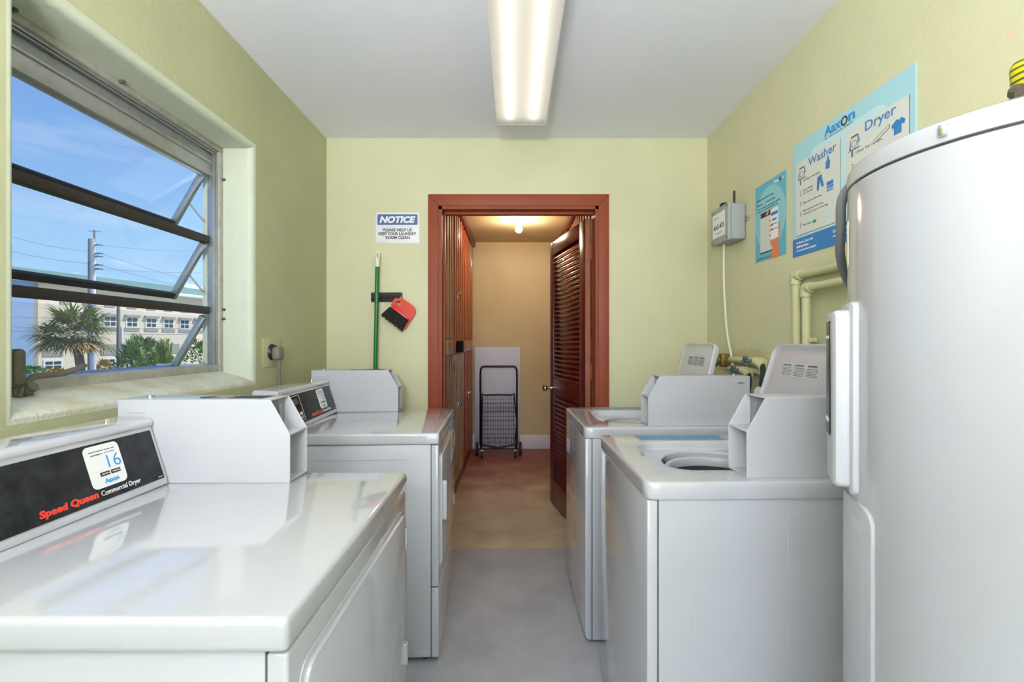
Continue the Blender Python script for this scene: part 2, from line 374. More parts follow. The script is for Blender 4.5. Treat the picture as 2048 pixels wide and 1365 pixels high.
# ---- window
win = E('window_1', (XL-.145, WY0, WZ0), kind='structure')
wx = XL-.145
Hh = WZ1-WZ0; Ww = WY1-WY0
fr = B()
def ring(b, x0, x1, ins0, ins1, bev=.002):     # rectangular frame in the opening, from inset ins0 to ins1
    b.box(x0, x1, ins0, Ww-ins0, ins0, ins1, bev); b.box(x0, x1, ins0, Ww-ins0, Hh-ins1, Hh-ins0, bev)
    b.box(x0, x1, ins0, ins1, ins1, Hh-ins1, bev); b.box(x0, x1, Ww-ins1, Ww-ins0, ins1, Hh-ins1, bev)
ring(fr, -.028, .018, -.004, .022, .004)
fr.obj('outer_frame', M['dirty_alu'], win)
f2 = B(); ring(f2, -.028, .008, .020, .032, .001); ring(f2, -.026, .0, .031, .037); ring(f2, -.024, .006, .036, .041)
f2.box(-.024, -.004, .03, Ww-.03, Hh-.135, Hh-.045, .002); f2.box(-.010, .002, .03, Ww-.03, Hh-.085, Hh-.072, .002)
f2.obj('inner_frame', M['alu'], win)
B().box(-.05, .012, .02, Ww-.02, .030, .064, .003).obj('sill_rail', M['dirty_alu'], win)
for zz in (1.714, 1.415):
    B().box(-.045, -.012, .03, Ww-.03, zz-WZ0-.014, zz-WZ0+.016, .002).obj('meeting_rail', M['dark_rail'], win)
for zz in (1.998, 1.695, 1.390):
    Ls = .262; ang = R(30)
    sw = bpy.data.objects.new('sash', None)
    sw = B()
    y0_, y1_ = .045, Ww-.045
    th = .012
    sw.box(-th, th, y0_, y0_+.020, -Ls, 0, .002); sw.box(-th, th, y1_-.020, y1_, -Ls, 0, .002)
    if zz > 1.9: B().box(-th, th, y0_, y1_, -.02, 0, .002).obj('top_rail', M['alu'], win, M4=Matrix.Translation((-.03, 0, zz-WZ0)) @ Matrix.Rotation(ang, 4, 'Y'))
    Mx = Matrix.Translation((-.03, 0, zz-WZ0)) @ Matrix.Rotation(ang, 4, 'Y')
    so_ = sw.obj('sash', M['alu'], win, M4=Mx)
    B().box(-th, th, y0_+.001, y1_-.001, -Ls-.001, -Ls+.022, .002).obj('bottom_rail', M['dark_rail'] if zz > 1.5 else M['alu'], so_)
    B().box(-.002, .002, y0_+.018, y1_-.018, -Ls+.02, -.002).obj('pane', M['glass'], so_)
    # stay arm to the frame
    B().tube([(-.045, Ww-.036, zz-WZ0-.20), (-.11, Ww-.042, zz-WZ0-.115)], .004, 6).obj('stay_arm', M['dirty_alu'], win)
# screws in the frame, crank with its lever
sc = B()
for (px, py, dd) in ((0, 0, 0),):
    pass
for (yy, zz) in ((.42, Hh-.006), (.10, Hh-.006), (.46, .006), (.80, .004)):
    sc.cyl((.014, yy, zz), (.034, yy, zz), .005, 8)
for (yy, zz) in ((Ww-.006, .86), (Ww-.006, .30), (Ww-.006, .26)):
    sc.cyl((.014, yy, zz), (.030, yy, zz), .005, 8)
sc.obj('screw', M['seam'], win)
ck = B(); ck.box(.012, .045, .085, .135, -.004, .05, .008, 3); ck.cyl((.03, .11, .03), (.06, .115, .05), .014, 12)
M['crank'] = mat('crank_paint', srgb(104, 100, 84), .5, var=.3, vscale=40)
cr_ = ck.obj('window_operator', M['crank'], win)
b = B()
P0 = onpx(36, 795, x=XL-.10); P1 = onpx(62, 757, x=XL-.10); P2 = onpx(120, 748, x=XL-.10); P3 = onpx(148, 740, x=XL-.10)
to = Vector((wx, WY0, WZ0))
b.tube([Vector(q)-to for q in (P0, P1, P2, P3)], .008, 8, smooth=6)
b.box(-.03, .03, -.009, .009, -.005, .005, .003, M4=Matrix.Translation(Vector(P3)-to) @ Matrix.Rotation(R(70), 4, 'Z') @ Matrix.Rotation(R(-25), 4, 'Y'))
b.obj('crank_lever', M['crank'], win)
B().rr(-.014, .014, -.045, .045, .012, 0, .018, .004, M4=frame((0, 1, 0), (0, 0, 1), (1, 0, 0), Vector(onpx(27, 735, x=XL-.10))-to)).obj('latch_handle', M['crank'], win)

B().prism([(XL-.012, WZ0-.006), (XL-.03, WZ0+.004), (XL-.09, WZ0+.020), (XL-.14, WZ0+.036), (XL-.17, WZ0+.036), (XL-.17, WZ0-.006)], 'y', WY0-.004, WY1+.004).obj('window_sill', M['sill'], win, M4=Matrix.Translation(-Vector((wx, WY0, WZ0))))
w2 = E('fill_window', (XL, -1.75, 1.62), kind='structure')  # unseen frame added around the fill light; the wall stays closed here
b = B(); b.box(0, .025, -.60, -.555, -.56, .56, .003); b.box(0, .025, .555, .60, -.56, .56, .003); b.box(0, .025, -.6, .6, -.56, -.50, .003); b.box(0, .025, -.6, .6, .50, .56, .003)
b.obj('outer_frame', M['alu'], w2)
for zz in (-.17, .17): B().box(.022, .04, -.56, .56, zz-.015, zz+.015, .002).obj('meeting_rail', M['dark_rail'], w2)
# ---- door casing and jamb
tr1 = E('trim_1', (0, YB, 0), kind='structure')
xo0, xo1, xi0, xi1, zo, zi = -.515, .569, -.452, .506, 2.167, 2.096
c = B()
c.prism([(xo0, 0), (xi0, 0), (xi0, zi), (xo0, zo)], 'y', -.018, 0, .003)
c.prism([(xi1, 0), (xo1, 0), (xo1, zo), (xi1, zi)], 'y', -.018, 0, .003)
c.prism([(xo0, zo), (xi0, zi), (xi1, zi), (xo1, zo)], 'y', -.018, 0, .003)
c.obj('casing', M['casing'], tr1)
c = B(); c.box(xi0, xi0+.020, -.012, .128, 0, zi); c.box(xi1-.018, xi1, -.012, .128, 0, zi); c.box(xi0, xi1, -.012, .128, zi-.018, zi)
c.box(xi0+.018, xi0+.030, .045, .085, 0, zi-.018, .002); c.box(xi0, xi1, .045, .085, zi-.034, zi-.016, .002)
c.obj('jamb', M['casing'], tr1)

# ---- closet shell
CX0, CX1, CY1, CZ = -.97, .98, 5.56, 2.469
def st(name, m, *a, bev=0):
    o = B().box(*a, bev).obj(name, m); o['kind'] = 'structure'; return o
st('floor', M['closet_floor'], CX0-.1, CX1+.1, YB+.08, CY1+.1, -.12, 0)
st('wall_closet_end', M['closet_wall'], CX0-.1, CX1+.1, CY1, CY1+.12, -.12, 2.7)
st('wall_closet_left', M['closet_wall'], CX0-.1, CX0, YB+.13, CY1, -.12, 2.7)
st('wall_closet_right', M['closet_wall'], CX1, CX1+.1, YB+.13, CY1, -.12, 2.7)
st('ceiling', M['closet_wall'], CX0, CX1, YB+.13, CY1, CZ, CZ+.1)
st('baseboard_closet', M['base_white'], CX0, CX1, CY1-.015, CY1, 0, .168, bev=.002)
st('trim_2', M['maroon'], -.50, -.462, YB+.14, CY1-.002, 2.405, CZ-.001, bev=.003)
st('trim_3', M['maroon'], .515, .555, YB+.14, CY1-.002, 2.405, CZ-.001, bev=.003)
# red stain on the far closet floor is paint on the floor
t = M['closet_floor'].node_tree; p = t.nodes['Principled BSDF']; src0 = p.inputs['Base Color'].links[0].from_socket
tcn = nn(t, 'ShaderNodeTexCoord'); sx_ = nn(t, 'ShaderNodeSeparateXYZ'); t.links.new(tcn.outputs['Object'], sx_.inputs[0])
n_ = nn(t, 'ShaderNodeTexNoise', Scale=3.0, Detail=5.0); t.links.new(tcn.outputs['Object'], n_.inputs['Vector'])
ma = nn(t, 'ShaderNodeMath', operation='MULTIPLY_ADD'); ma.inputs[1].default_value = 1.6; t.links.new(n_.outputs[0], ma.inputs[0]); t.links.new(sx_.outputs['Y'], ma.inputs[2])
mr = nn(t, 'ShaderNodeMapRange'); mr.inputs[1].default_value = 4.6; mr.inputs[2].default_value = 5.8; t.links.new(ma.outputs[0], mr.inputs[0])
xx = nn(t, 'ShaderNodeMixRGB'); xx.inputs[2].default_value = srgb(150, 84, 74); t.links.new(mr.outputs[0], xx.inputs[0]); t.links.new(src0, xx.inputs[1]); t.links.new(xx.outputs[0], p.inputs['Base Color'])

# ================================================================== LOCKERS IN THE CLOSET
def reeded(b, y0, y1, z0, z1, xf, sgn, pitch=.14):
    """a board whose face (towards +x for sgn=1) carries vertical reeds"""
    n = max(2, round((y1-y0)/pitch)); w = (y1-y0)/n; pts = [(xf-sgn*.021, y0)]
    for k in range(n):
        a = y0+k*w
        pts += [(xf-sgn*.019, a+.001), (xf-sgn*.019, a+w*.34), (xf-sgn*.003, a+w*.38), (xf, a+w*.42), (xf, a+w*.84), (xf-sgn*.003, a+w*.94), (xf-sgn*.019, a+w-.001)]
    pts.append((xf-sgn*.021, y1)); b.prism(pts, 'z', z0, z1)
def locker(y0, y1, xf, sgn, mu, ml, label, knobs, side_x):
    L = E('storage_locker', (0, 0, 0), 0, label, 'locker', 'wooden lockers in the storage passage')
    L.location = ((xf+side_x)/2, y0, 0)
    T = Matrix.Translation((-(xf+side_x)/2, -y0, 0))
    b = B(); lo_, hi_ = sorted((xf-sgn*.022, side_x)); b.box(lo_, hi_, y0, y1, 0, 2.40)
    b.obj('carcass', M['maroon'], L, M4=T)
    b = B(); reeded(b, y0+.012, y1-.012, 1.305, 2.398, xf, sgn); d1 = b.obj('upper_door', mu, L, M4=T, ang=25)
    b = B(); reeded(b, y0+.012, y1-.012, .085, 1.17, xf, sgn); d2 = b.obj('lower_door', ml, L, M4=T, ang=25)
    b = B(); lo_, hi_ = sorted((xf-sgn*.02, xf-sgn*.004)); b.box(lo_, hi_, y0+.012, y1-.012, 1.18, 1.295, .003); b.obj('middle_rail', mu, L, M4=T)
    b = B(); b.box(lo_, hi_, y0, y1, 0, .078, .003); b.obj('kick_board', M['maroon'], L, M4=T)
    for (yy, zz, up) in knobs:
        k = B(); k.cyl((xf, yy, zz), (xf+sgn*.018, yy, zz), .007, 10); k.sph((xf+sgn*.022, yy, zz), .016, (.7, 1, 1.2)); k.box(*sorted((xf-.001, xf+sgn*.004)), yy-.016, yy+.016, zz-.06, zz+.02, .002)
        k.obj('knob', M['chrome'], d1 if up else d2)
    return L
locker(2.96, 3.79, -.49, 1, M['wood_amber'], M['wood_amber'], 'amber wooden locker next to the doorway, nearest of the passage lockers', [], CX0+.01)
LB = locker(3.81, 4.57, -.49, 1, M['wood_red'], M['wood_pale'], 'middle wooden locker with a pale weathered lower door and a black latch plate', [(4.05, 1.70, True), (4.08, .735, False)], CX0+.01)
B().box(-.488, -.478, 3.98, 4.40, 1.185, 1.29, .003).obj('latch_plate', mat('matt_black', (.008, .008, .009, 1), 1, spec=.05), LB, M4=Matrix.Translation((-LB.location.x, -3.81, 0)))
locker(4.59, 5.53, -.49, 1, M['wood_red'], M['wood_red'], 'red-brown wooden locker at the far end of the passage beside the shopping cart', [(4.98, .73, False)], CX0+.01)
locker(3.03, 5.5, .55, -1, M['wood_red'], M['wood_red'], 'wooden locker wall behind the open louvered door, seen above it', [], CX1-.01)

# ---- louvered door
D = E('door_1', (.449, 2.936, .012), R(11.6), kind='structure')
DL, DZ, DT = .80, 2.048, .036
b = B(); b.box(0, DT, 0, .105, 0, DZ, .002); b.box(0, DT, DL-.085, DL, 0, DZ, .002)
b.box(0, DT, .10, DL-.08, DZ-.10, DZ, .002); b.box(0, DT, .10, DL-.08, .855, .985, .002); b.box(0, DT, .10, DL-.08, 0, .19, .002)
b.obj('door_frame', M['maroon'], D)
B().box(.001, DT-.001, -.002, .0015, .001, DZ-.001).obj('hinge_edge', M['door_edge'], D)
def louvers(z0, z1, n):
    b = B(); p_ = (z1-z0)/n
    for k in range(n):
        zc = z0+(k+.5)*p_
        b.box(-.0235, .0235, .104, DL-.084, -.0032, .0032, .002, 2, M4=Matrix.Translation((DT/2, 0, zc)) @ Matrix.Rotation(R(-48), 4, 'Y'))
    b.obj('louver_panel', M['maroon'], D)
louvers(.987, DZ-.102, 28); louvers(.192, .853, 19)
k = B(); k.cyl((0, DL-.045, .905), (-.008, DL-.045, .905), .030, 24); k.cyl((-.006, DL-.045, .905), (-.045, DL-.045, .905), .010, 14); k.sph((-.055, DL-.045, .905), .027, (.75, 1, 1))
k.obj('door_knob', M['chrome'], D)
for zz in (1.84, 1.08, .25):
    h = B(); h.box(DT-.001, DT+.006, -.004, .03, zz-.045, zz+.045, .001); h.cyl((DT+.006, -.006, zz-.05), (DT+.006, -.006, zz+.05), .007, 10); h.box(.002, DT, -.005, -.001, zz-.05, zz+.05, .001)
    h.obj('hinge', M['door_edge'], D)

# ---- things in the closet
bd = B().box(-.465, .072, CY1-.030, CY1-.016, 0, 1.215, .002).obj('wall_board', M['panel_blue']); tag(bd, 'pale grey-blue upright board behind the shopping cart', 'board')
lb = E('bulb_fixture', (.047, 4.5, CZ), 0, 'bare glowing bulb on a white ceiling socket in the passage', 'ceiling lamp')
b = B(); b.lathe([(0, 0), (.057, 0), (.057, -.008), (.048, -.016), (.03, -.02), (.024, -.045), (.021, -.058), (0, -.058)]); b.obj('socket', M['porcelain'], lb)
b = B(); b.lathe([(0, -.132), (.016, -.130), (.029, -.118), (.034, -.101), (.031, -.085), (.020, -.066), (.013, -.056), (0, -.054)], 24); b.obj('bulb', M['bulb'], lb)

def cart():
    T = E('shopping_cart', (-.17, 5.15, 0), R(2), 'folded black wire shopping cart standing before the pale board', 'cart')
    w = .205
    h = B(); pts = [(-w, .06, .12), (-w, .075, .55), (-w, .09, .93), (-w+.012, .09, .975), (-w+.045, .09, 1.0), (w-.045, .09, 1.0), (w-.012, .09, .975), (w, .09, .93), (w, .075, .55), (w, .06, .12)]
    h.tube(pts, .010, 8, smooth=3); h.obj('handle_frame', M['navy_wire'], T)
    gr_ = B(); gr_.tube([(-w+.03, .09, 1.0), (w-.03, .09, 1.0)], .013, 10); gr_.obj('foam_grip', M['rubber'], T)
    bk = B()
    x0, x1, z0, z1 = -.19, .18, .13, .685
    for yy in (0, .05):
        bk.tube([(x0, yy, z0), (x0+.005, yy, z1-.04), (x0+.04, yy, z1), (x1-.04, yy, z1), (x1-.005, yy, z1-.04), (x1, yy, z0), (x0, yy, z0)], .0065, 8, smooth=2)
    for k in range(13):
        xk = x0+.012+(x1-x0-.024)*k/12; bk.tube([(xk, 0, z0), (xk, 0, z1-.012)], .0022, 5)
        if k % 2 == 0: bk.tube([(xk, .05, z0), (xk, .05, z1-.012)], .0020, 5)
    for k in range(11):
        zk = z0+.03+(z1-z0-.07)*k/10; bk.tube([(x0, 0, zk), (x1, 0, zk)], .0026, 5)
        if k % 2: bk.tube([(x0, .05, zk), (x1, .05, zk)], .0022, 5)
    for k in range(6):
        xk = x0+.03+(x1-x0-.06)*k/5; bk.tube([(xk, -.004, z0+.075), (xk-.02, -.012, z0), (xk+.02, .02, z0-.005)], .0024, 5)
    bk.obj('wire_basket', M['navy_wire'], T)
    ax = B(); ax.tube([(-.235, .085, .075), (.235, .085, .075)], .006, 8); ax.tube([(-w, .06, .13), (-.2, .085, .075)], .007, 8); ax.tube([(w, .06, .13), (.2, .085, .075)], .007, 8); ax.obj('axle', M['navy_wire'], T)
    for sx in (-1, 1):
        wl = B(); wl.lathe([(.0, -.010), (.055, -.010), (.055, -.014), (.074, -.012), (.075, 0), (.074, .012), (.055, .014), (.055, .010), (0, .010)], 28, M4=Matrix.Translation((sx*.243, .085, .0755)) @ Matrix.Rotation(R(90), 4, 'Y'))
        wl.obj('rear_wheel', M['rubber'], T)
        cs = B(); cs.cyl((sx*.185-.012, -.02, .033), (sx*.185+.012, -.02, .033), .032, 20); cs.obj('caster_wheel', M['rubber'], T)
        cf = B(); cf.tube([(sx*.185, 0, .14), (sx*.185, -.005, .08)], .009, 8); cf.box(sx*.185-.02, sx*.185-.015, -.03, .0, .025, .085, .002); cf.box(sx*.185+.015, sx*.185+.02, -.03, .0, .025, .085, .002); cf.box(sx*.185-.02, sx*.185+.02, -.03, .0, .078, .085, .001)
        cf.obj('caster_fork', M['chrome'], T)
cart()

# ================================================================== COIN BOX
def coin_box(parent, xr, xf, y0, y1, kind, vent=True):
    """xr rear x, xf front x (front may be either side), on z=.919"""
    s = 1 if xf > xr else -1
    z0, z1, zc = .919, 1.134, 1.045; xt = xf-s*.051; xi = xf-s*.062
    prof = [(xr, z0), (xf, z0), (xf, zc), (xt, z1), (xr, z1)]
    t_ = .0035; b = B()
    b.prism(prof, 'y', y0, y0+t_, .0008, 1); b.prism(prof, 'y', y1-t_, y1, .0008, 1)
    b.box(*sorted((xr, xt)), y0+.001, y1-.001, z1-t_, z1, .001); b.box(*sorted((xr, xr+s*t_)), y0+.001, y1-.001, z0, z1)
    b.box(*sorted((xf, xf-s*.012)), y0+.001, y1-.001, z0, z0+t_); b.box(*sorted((xi, xf)), y0+.001, y1-.001, z0+.0005, z0+.002)
    b.box(*sorted((xi, xi-s*t_)), y0+.001, y1-.001, z0, zc)
    cb = b.obj('coin_box', M['enamel_flat'], parent)
    b = B(); b.box(*sorted((xf-s*.001, xi)), y0+t_, y1-t_, zc-.004, zc, .001); b.obj('shelf', M['enamel_flat'], cb)
    b = B(); b.box(*sorted((xi, xi-s*.003)), y0+t_, y1-t_, zc, z1-t_); b.cyl((xi-s*.001, (y0+y1)/2-.02, 1.10), (xi+s*.005, (y0+y1)/2-.02, 1.10), .012, 20)
    b.box(*sorted((xi, xi+s*.006)), (y0+y1)/2+.012, (y0+y1)/2+.026, 1.06, 1.115, .002); b.obj('coin_slide', M['grey_plate'], cb)
    b = B(); b.cyl((xr+s*.045, (y0+y1)/2, z1), (xr+s*.045, (y0+y1)/2, z1+.006), .009, 16); b.obj('lock', M['chrome'], cb)
    if vent:
        b = B(); b.box(*sorted((xt-s*.03, xt-s*.19)), y0+.02, y1-.012, z1, z1+.0006)
        lbl = b.obj('instruction_label', M['grey_plate'], cb)
        b = B()
        for k in range(7): b.box(*sorted((xt-s*.035, xt-s*(.12+.01*(k % 3)))), y0+.026+.009*k, y0+.031+.009*k, z1+.0005, z1+.0010)
        b.cyl((xr+s*.2, (y0+y1)/2, z1), (xr+s*.2, (y0+y1)/2, z1+.0008), .02, 20)
    else: b = B(); b.rr(*sorted((xr+s*.02, xr+s*.055)), 1.100, 1.108, .003, -.001, .0015, M4=frame((1, 0, 0), (0, 0, 1), (0, -1, 0), (0, y0, 0)))
    b.obj('label_print' if vent else 'embossed_slot', M['dark_ink'] if vent else M['enamel'], cb)
    # embossed slot near the back
    b = B(); b.rr(min(xr+s*.025, xr+s*.07), max(xr+s*.025, xr+s*.07), 1.10, 1.110, .004, 0, .0015, .0005, M4=frame((1, 0, 0), (0, 0, 1), (0, -1, 0), (0, y0, 0))); b.obj('embossed_slot', M['enamel_flat'], cb)
    # small screws in the lower opening
    b = B(); b.cyl((xf-s*.02, y0+t_, .945), (xf-s*.02, y0+t_+.004, .945), .004, 10); b.obj('screw', M['chrome'], cb)
    return cb

# ================================================================== DRYERS
def dryer(loc, rz, label, num, display=True):
    Dr = E('clothes_dryer', loc, rz, label, 'dryer', 'white coin-operated dryers under the window')
    Wd, dp = .69, .732
    b = B(); b.box(-dp, 0, 0, Wd, .872, .919, .010, 4); b.obj('top_panel', M['enamel'], Dr)
    b = B(); b.box(-dp+.006, -.034, .009, Wd-.009, .022, .871, .003)
    b.box(-.52, -.12, .0075, .0095, .812, .8135)
    b.obj('cabinet', M['enamel_flat'], Dr)
    b = B(); b.box(-.0345, -.0325, .011, Wd-.011, .022, .871); b.box(-.03, -.006, .012, Wd-.012, .298, .303); b.box(-dp+.02, -.02, .02, Wd-.02, .866, .874); b.obj('seam_strip', M['seam'], Dr)
    b = B(); b.box(-.0325, -.003, .008, Wd-.008, .303, .869, .005, 3); b.obj('front_panel', M['enamel'], Dr)
    b = B(); b.box(-.0325, -.003, .008, Wd-.008, .020, .2985, .005, 3); b.obj('lower_panel', M['enamel'], Dr)
    Mf = frame((0, 1, 0), (0, 0, 1), (1, 0, 0), (-.003, 0, 0))
    b = B(); b.rr(.034, Wd-.036, .356, .832, .035, 0, .0035, .0015, M4=Mf); b.obj('door_surround', M['enamel'], Dr)
    b = B(); b.rr(.044, Wd-.044, .366, .822, .03, 0, .011, .004, M4=Mf); dd = b.obj('door', M['enamel'], Dr)
    b = B(); b.rr(.055, .085, .548, .712, .012, .010, .028, .004, M4=Mf); b.rr(.088, .105, .56, .70, .006, .010, .0125, .001, M4=Mf); b.obj('door_handle', M['enamel'], dd)
    for zz in (.75, .44):
        b = B(); b.rr(Wd-.050, Wd-.034, zz-.028, zz+.028, .003, .002, .012, .001, M4=Mf); b.cyl((.003, Wd-.033, zz-.026), (.003, Wd-.033, zz+.026), .0035, 8); b.obj('door_hinge', M['enamel_flat'], Dr)
    for (xx, yy) in ((-.06, .05), (-.06, Wd-.05), (-dp+.06, .05), (-dp+.06, Wd-.05)):
        b = B(); b.cyl((xx, yy, 0), (xx, yy, .024), .016, 12); b.obj('levelling_foot', M['rubber'], Dr)
    b = B(); b.box(-.11, -.046, .0065, .0095, .024, .052, .001); b.cyl((-.075, .008, .037), (-.075, .0045, .037), .006, 10); b.obj('corner_bracket', M['enamel_flat'], Dr)
    # console
    y1 = .585
    prof = [(-.732, .919), (-.590, .919), (-.592, .932), (-.634, 1.066), (-.629, 1.071), (-.630, 1.081), (-.638, 1.088), (-.722, 1.092), (-.731, 1.084)]
    b = B(); b.prism(prof, 'y', .004, y1, .004, 3); cs = b.obj('console', M['enamel'], Dr)
    v = Vector((-.042, 0, .134)).normalized(); n_ = Vector((v.z, 0, -v.x)); K = frame((0, 1, 0), v, n_, Vector((-.592, 0, .932))+n_*.0005)
    b = B(); b.rr(.018, y1-.012, .006, .132, .002, 0, .0018, .0004, M4=K); b.obj('control_panel', M['black_panel'], cs)
    text_bm([('Speed Queen', .265, .012, .125, .019, .05, .12)], .0022).obj('red_lettering', M['red_ink'], cs, M4=K)
    b = text_bm([('Commercial Dryer', .397, .013, .105, .0145, .004)], .0022); b.obj('white_lettering', M['white_ink'], cs, M4=K)
    b = B(); b.box(y1-.030, y1-.018, .011, .0125, .0018, .0024); b.obj('small_mark', M['white_ink'], cs, M4=K)
    u0 = .383
    b = B(); b.rr(u0, u0+.088, .033, .127, .012, .0018, .0026, M4=K); b.obj('sticker', M['paper'], cs)
    TX_([(num, u0+.050, .072, .033, .029, -.010), ('Aaxon', u0+.030, .040, .036, .011, .03), ('your machine', u0+.048, .105, .028, .004, 0)], .0028).obj('sticker_number', M['blue_ink'], cs, M4=K)
    b = text_bm([('Start this load from the app, enter', u0+.012, .112, .064, .0035), ('code below or', u0+.014, .105, .030, .0035, .01)], .0028)
    b.box(u0+.024, u0+.048, .057, .066, .0026, .003); b.box(u0+.051, u0+.075, .057, .066, .0026, .003); b.obj('sticker_print', M['dark_ink'], cs, M4=K)
    TX_([('App Store', u0+.028, .0595, .018, .004), ('Google Play', u0+.055, .0595, .018, .004)], .0032).obj('badge_print', M['paper'], cs, M4=K)
    # display at the near end
    b = B(); b.box(.075, .19, .014, .016, .0018, .0024); b.box(.075, .19, .124, .126, .0018, .0024); b.box(.075, .077, .014, .126, .0018, .0024); b.box(.188, .19, .014, .126, .0018, .0024); b.obj('display_outline', M['white_ink'], cs, M4=K)
    b = B(); b.box(.115, .165, .088, .112, .0018, .0026); b.obj('display', M['olive_panel'], cs, M4=K)
    b = B(); b.box(.155, .18, .022, .036, .0018, .003); b.obj('start_button', M['green_ink'], cs, M4=K)
    b = B(); b.box(.155, .175, .040, .053, .0018, .003); b.obj('select_button', M['paper'], cs, M4=K)
    b = B(); b.cyl((-.70, .53, 1.088), (-.70, .53, 1.094), .005, 10); b.obj('screw', M['chrome'], cs)
    coin_box(Dr, -.724, -.28, .588, .689, 'd')
    return Dr
dryer((-.298, .611, 0), 0, 'white dryer numbered 16 nearest the camera, closest to the window', '16')
dryer((-.298, 1.85, 0), R(2.6), 'white dryer numbered 15 beside the doorway, behind the dryer marked 16', '15')

# ================================================================== WASHERS
def rrb(th, cx, cy, x0, x1, y0, y1, r):
    """point on a rounded rectangle seen from (cx,cy) at angle th"""
    dx, dy = math.cos(th), math.sin(th); mx_, my_ = (x0+x1)/2, (y0+y1)/2; hx, hy = (x1-x0)/2-r, (y1-y0)/2-r
    lo_, hi_ = 0, 2
    for _ in range(40):
        t_ = (lo_+hi_)/2; px, py = cx+dx*t_-mx_, cy+dy*t_-my_
        qx, qy = abs(px)-hx, abs(py)-hy
        sd_ = math.hypot(max(qx, 0), max(qy, 0))+min(max(qx, qy), 0)-r
        if sd_ > 0: hi_ = t_
        else: lo_ = t_
    return cx+dx*lo_, cy+dy*lo_
def washer(loc, rz, label, decal_mat):
    Wm = E('washing_machine', loc, rz, label, 'washing machine', 'white coin-operated top-load washers with open lids')
    Ww_, dp = .612, .71; cx, cy = .318, .305
    N = 128; b = bmesh.new(); rings = []
    angs = sorted([2*PI*k/N for k in range(N)]+[math.atan2(yy-cy, xx-cx) % (2*PI) for xx in (.003, dp-.003) for yy in (.003, Ww_-.003)])
    def ringc(r, z): return [b.verts.new((cx+r*math.cos(a), cy+r*math.sin(a), z)) for a in angs]
    def ringr(i, z, rad=.022): return [b.verts.new((*rrb(a, cx, cy, i, dp-i, i, Ww_-i, rad), z)) for a in angs]
    def ringd(i, z): return [b.verts.new((*rrb(a, cx, cy, .115+i, .520-i, .132+i, .478-i, .075-i*.8), z)) for a in angs]
    rings = [ringc(.172, .860), ringc(.166, .866), ringc(.165, .883), ringc(.168, .887), ringc(.173, .888), ringd(-.002, .890) if 0 else ringc(.1735, .888), ringd(-.002, .891), ringd(-.007, .897), ringd(-.010, .912), ringd(-.015, .9175), ringd(-.022, .919),
             ringr(.009, .919), ringr(.004, .9178), ringr(.001, .9145), ringr(0, .909), ringr(0, .877), ringr(.0015, .8735), ringr(.007, .872), ringr(.03, .873)]
    for i in range(len(rings)-1):
        for k in range(len(angs)):
            k2 = (k+1) % len(angs); b.faces.new((rings[i][k], rings[i][k2], rings[i+1][k2], rings[i+1][k]))
    bmesh.ops.recalc_face_normals(b, faces=b.faces)
    o = B(); o.bm.free(); o.bm = b; o.obj('top_deck', M['enamel'], Wm, ang=40)
    b = B(); b.lathe([(.150, .872), (.156, .870), (.158, .86), (.156, .845), (.148, .838), (.140, .842), (.138, .855), (.142, .868), (.150, .872)], 64, (cx, cy)); tb = b.obj('balance_ring', M['tank_plastic'], Wm)
    b = B(); b.lathe([(.145, .845), (.185, .80), (.185, .42), (.04, .40), (.04, .44), (0, .45)], 64, (cx, cy)); b.obj('tub', M['grey_plate'], tb)
    b = B(); b.lathe([(.05, .42), (.05, .52), (.035, .60), (.02, .63), (0, .635)], 24, (cx, cy))
    b.obj('agitator', M['tank_plastic'], tb)
    # cabinet shell (open top so the tub shows), front panel wraps round the corners
    b = B(); b.box(.034, dp-.006, .006, .009, .015, .872); b.box(.034, dp-.006, Ww_-.009, Ww_-.006, .015, .872); b.box(dp-.009, dp-.006, .006, Ww_-.006, .015, .872)
    Ms = frame((1, 0, 0), (0, 0, 1), (0, -1, 0), (0, .006, 0))
    b.rr(.118, .272, .10, .835, .004, -.001, .0013, M4=Ms); b.rr(.375, .53, .10, .835, .004, -.001, .0013, M4=Ms)
    b.obj('cabinet', M['enamel_flat'], Wm)
    b = B(); b.box(.031, .0335, .008, Ww_-.008, .015, .871); b.box(.02, dp-.02, .012, .014, .868, .874); b.box(.02, dp-.02, Ww_-.014, Ww_-.012, .868, .874); b.obj('seam_strip', M['seam'], Wm)
    b = B(); b.prism([(.003, .03), (.014, .014), (.031, .014), (.031, .871), (.003, .871)], 'y', .005, Ww_-.005, .004, 3); b.obj('front_panel', M['enamel'], Wm)
    for (xx, yy) in ((.06, .05), (.06, Ww_-.05), (dp-.06, .05), (dp-.06, Ww_-.05)):
        b = B(); b.cyl((xx, yy, 0), (xx, yy, .02), .016, 12); b.obj('levelling_foot', M['rubber'], Wm)
    # rear console
    b = B(); b.prism([(dp, .919), (.592, .919), (.60, .99), (.612, 1.095), (.622, 1.108), (dp-.006, 1.11), (dp, 1.10)], 'y', .137, Ww_-.002, .004, 3); b.obj('console', M['enamel'], Wm)
    # lid: hinged at x=.52, standing open and leaning back
    d = Vector((math.sin(R(15)), 0, math.cos(R(15)))); n_ = Vector((-d.z, 0, d.x)); K = frame((0, -1, 0), d, n_, (.545, .525, .925))
    Lw, Lh = .395, .362
    pts = []; 
    def rl(i, tap): 
        out = []; r = .035
        for X, Y, a in ((Lw-i-tap-r, Lh-i-r, 0), (i+tap+r, Lh-i-r, 90), (i+.008, i+.008, 180), (Lw-i-.008, i+.008, 270)):
            rr_ = r if Y > .1 else .008
            for k in range(7):
                t_ = R(a+90*k/6); out.append((X+rr_*math.cos(t_), Y+rr_*math.sin(t_)))
        return out
    bmx = bmesh.new(); rg = []
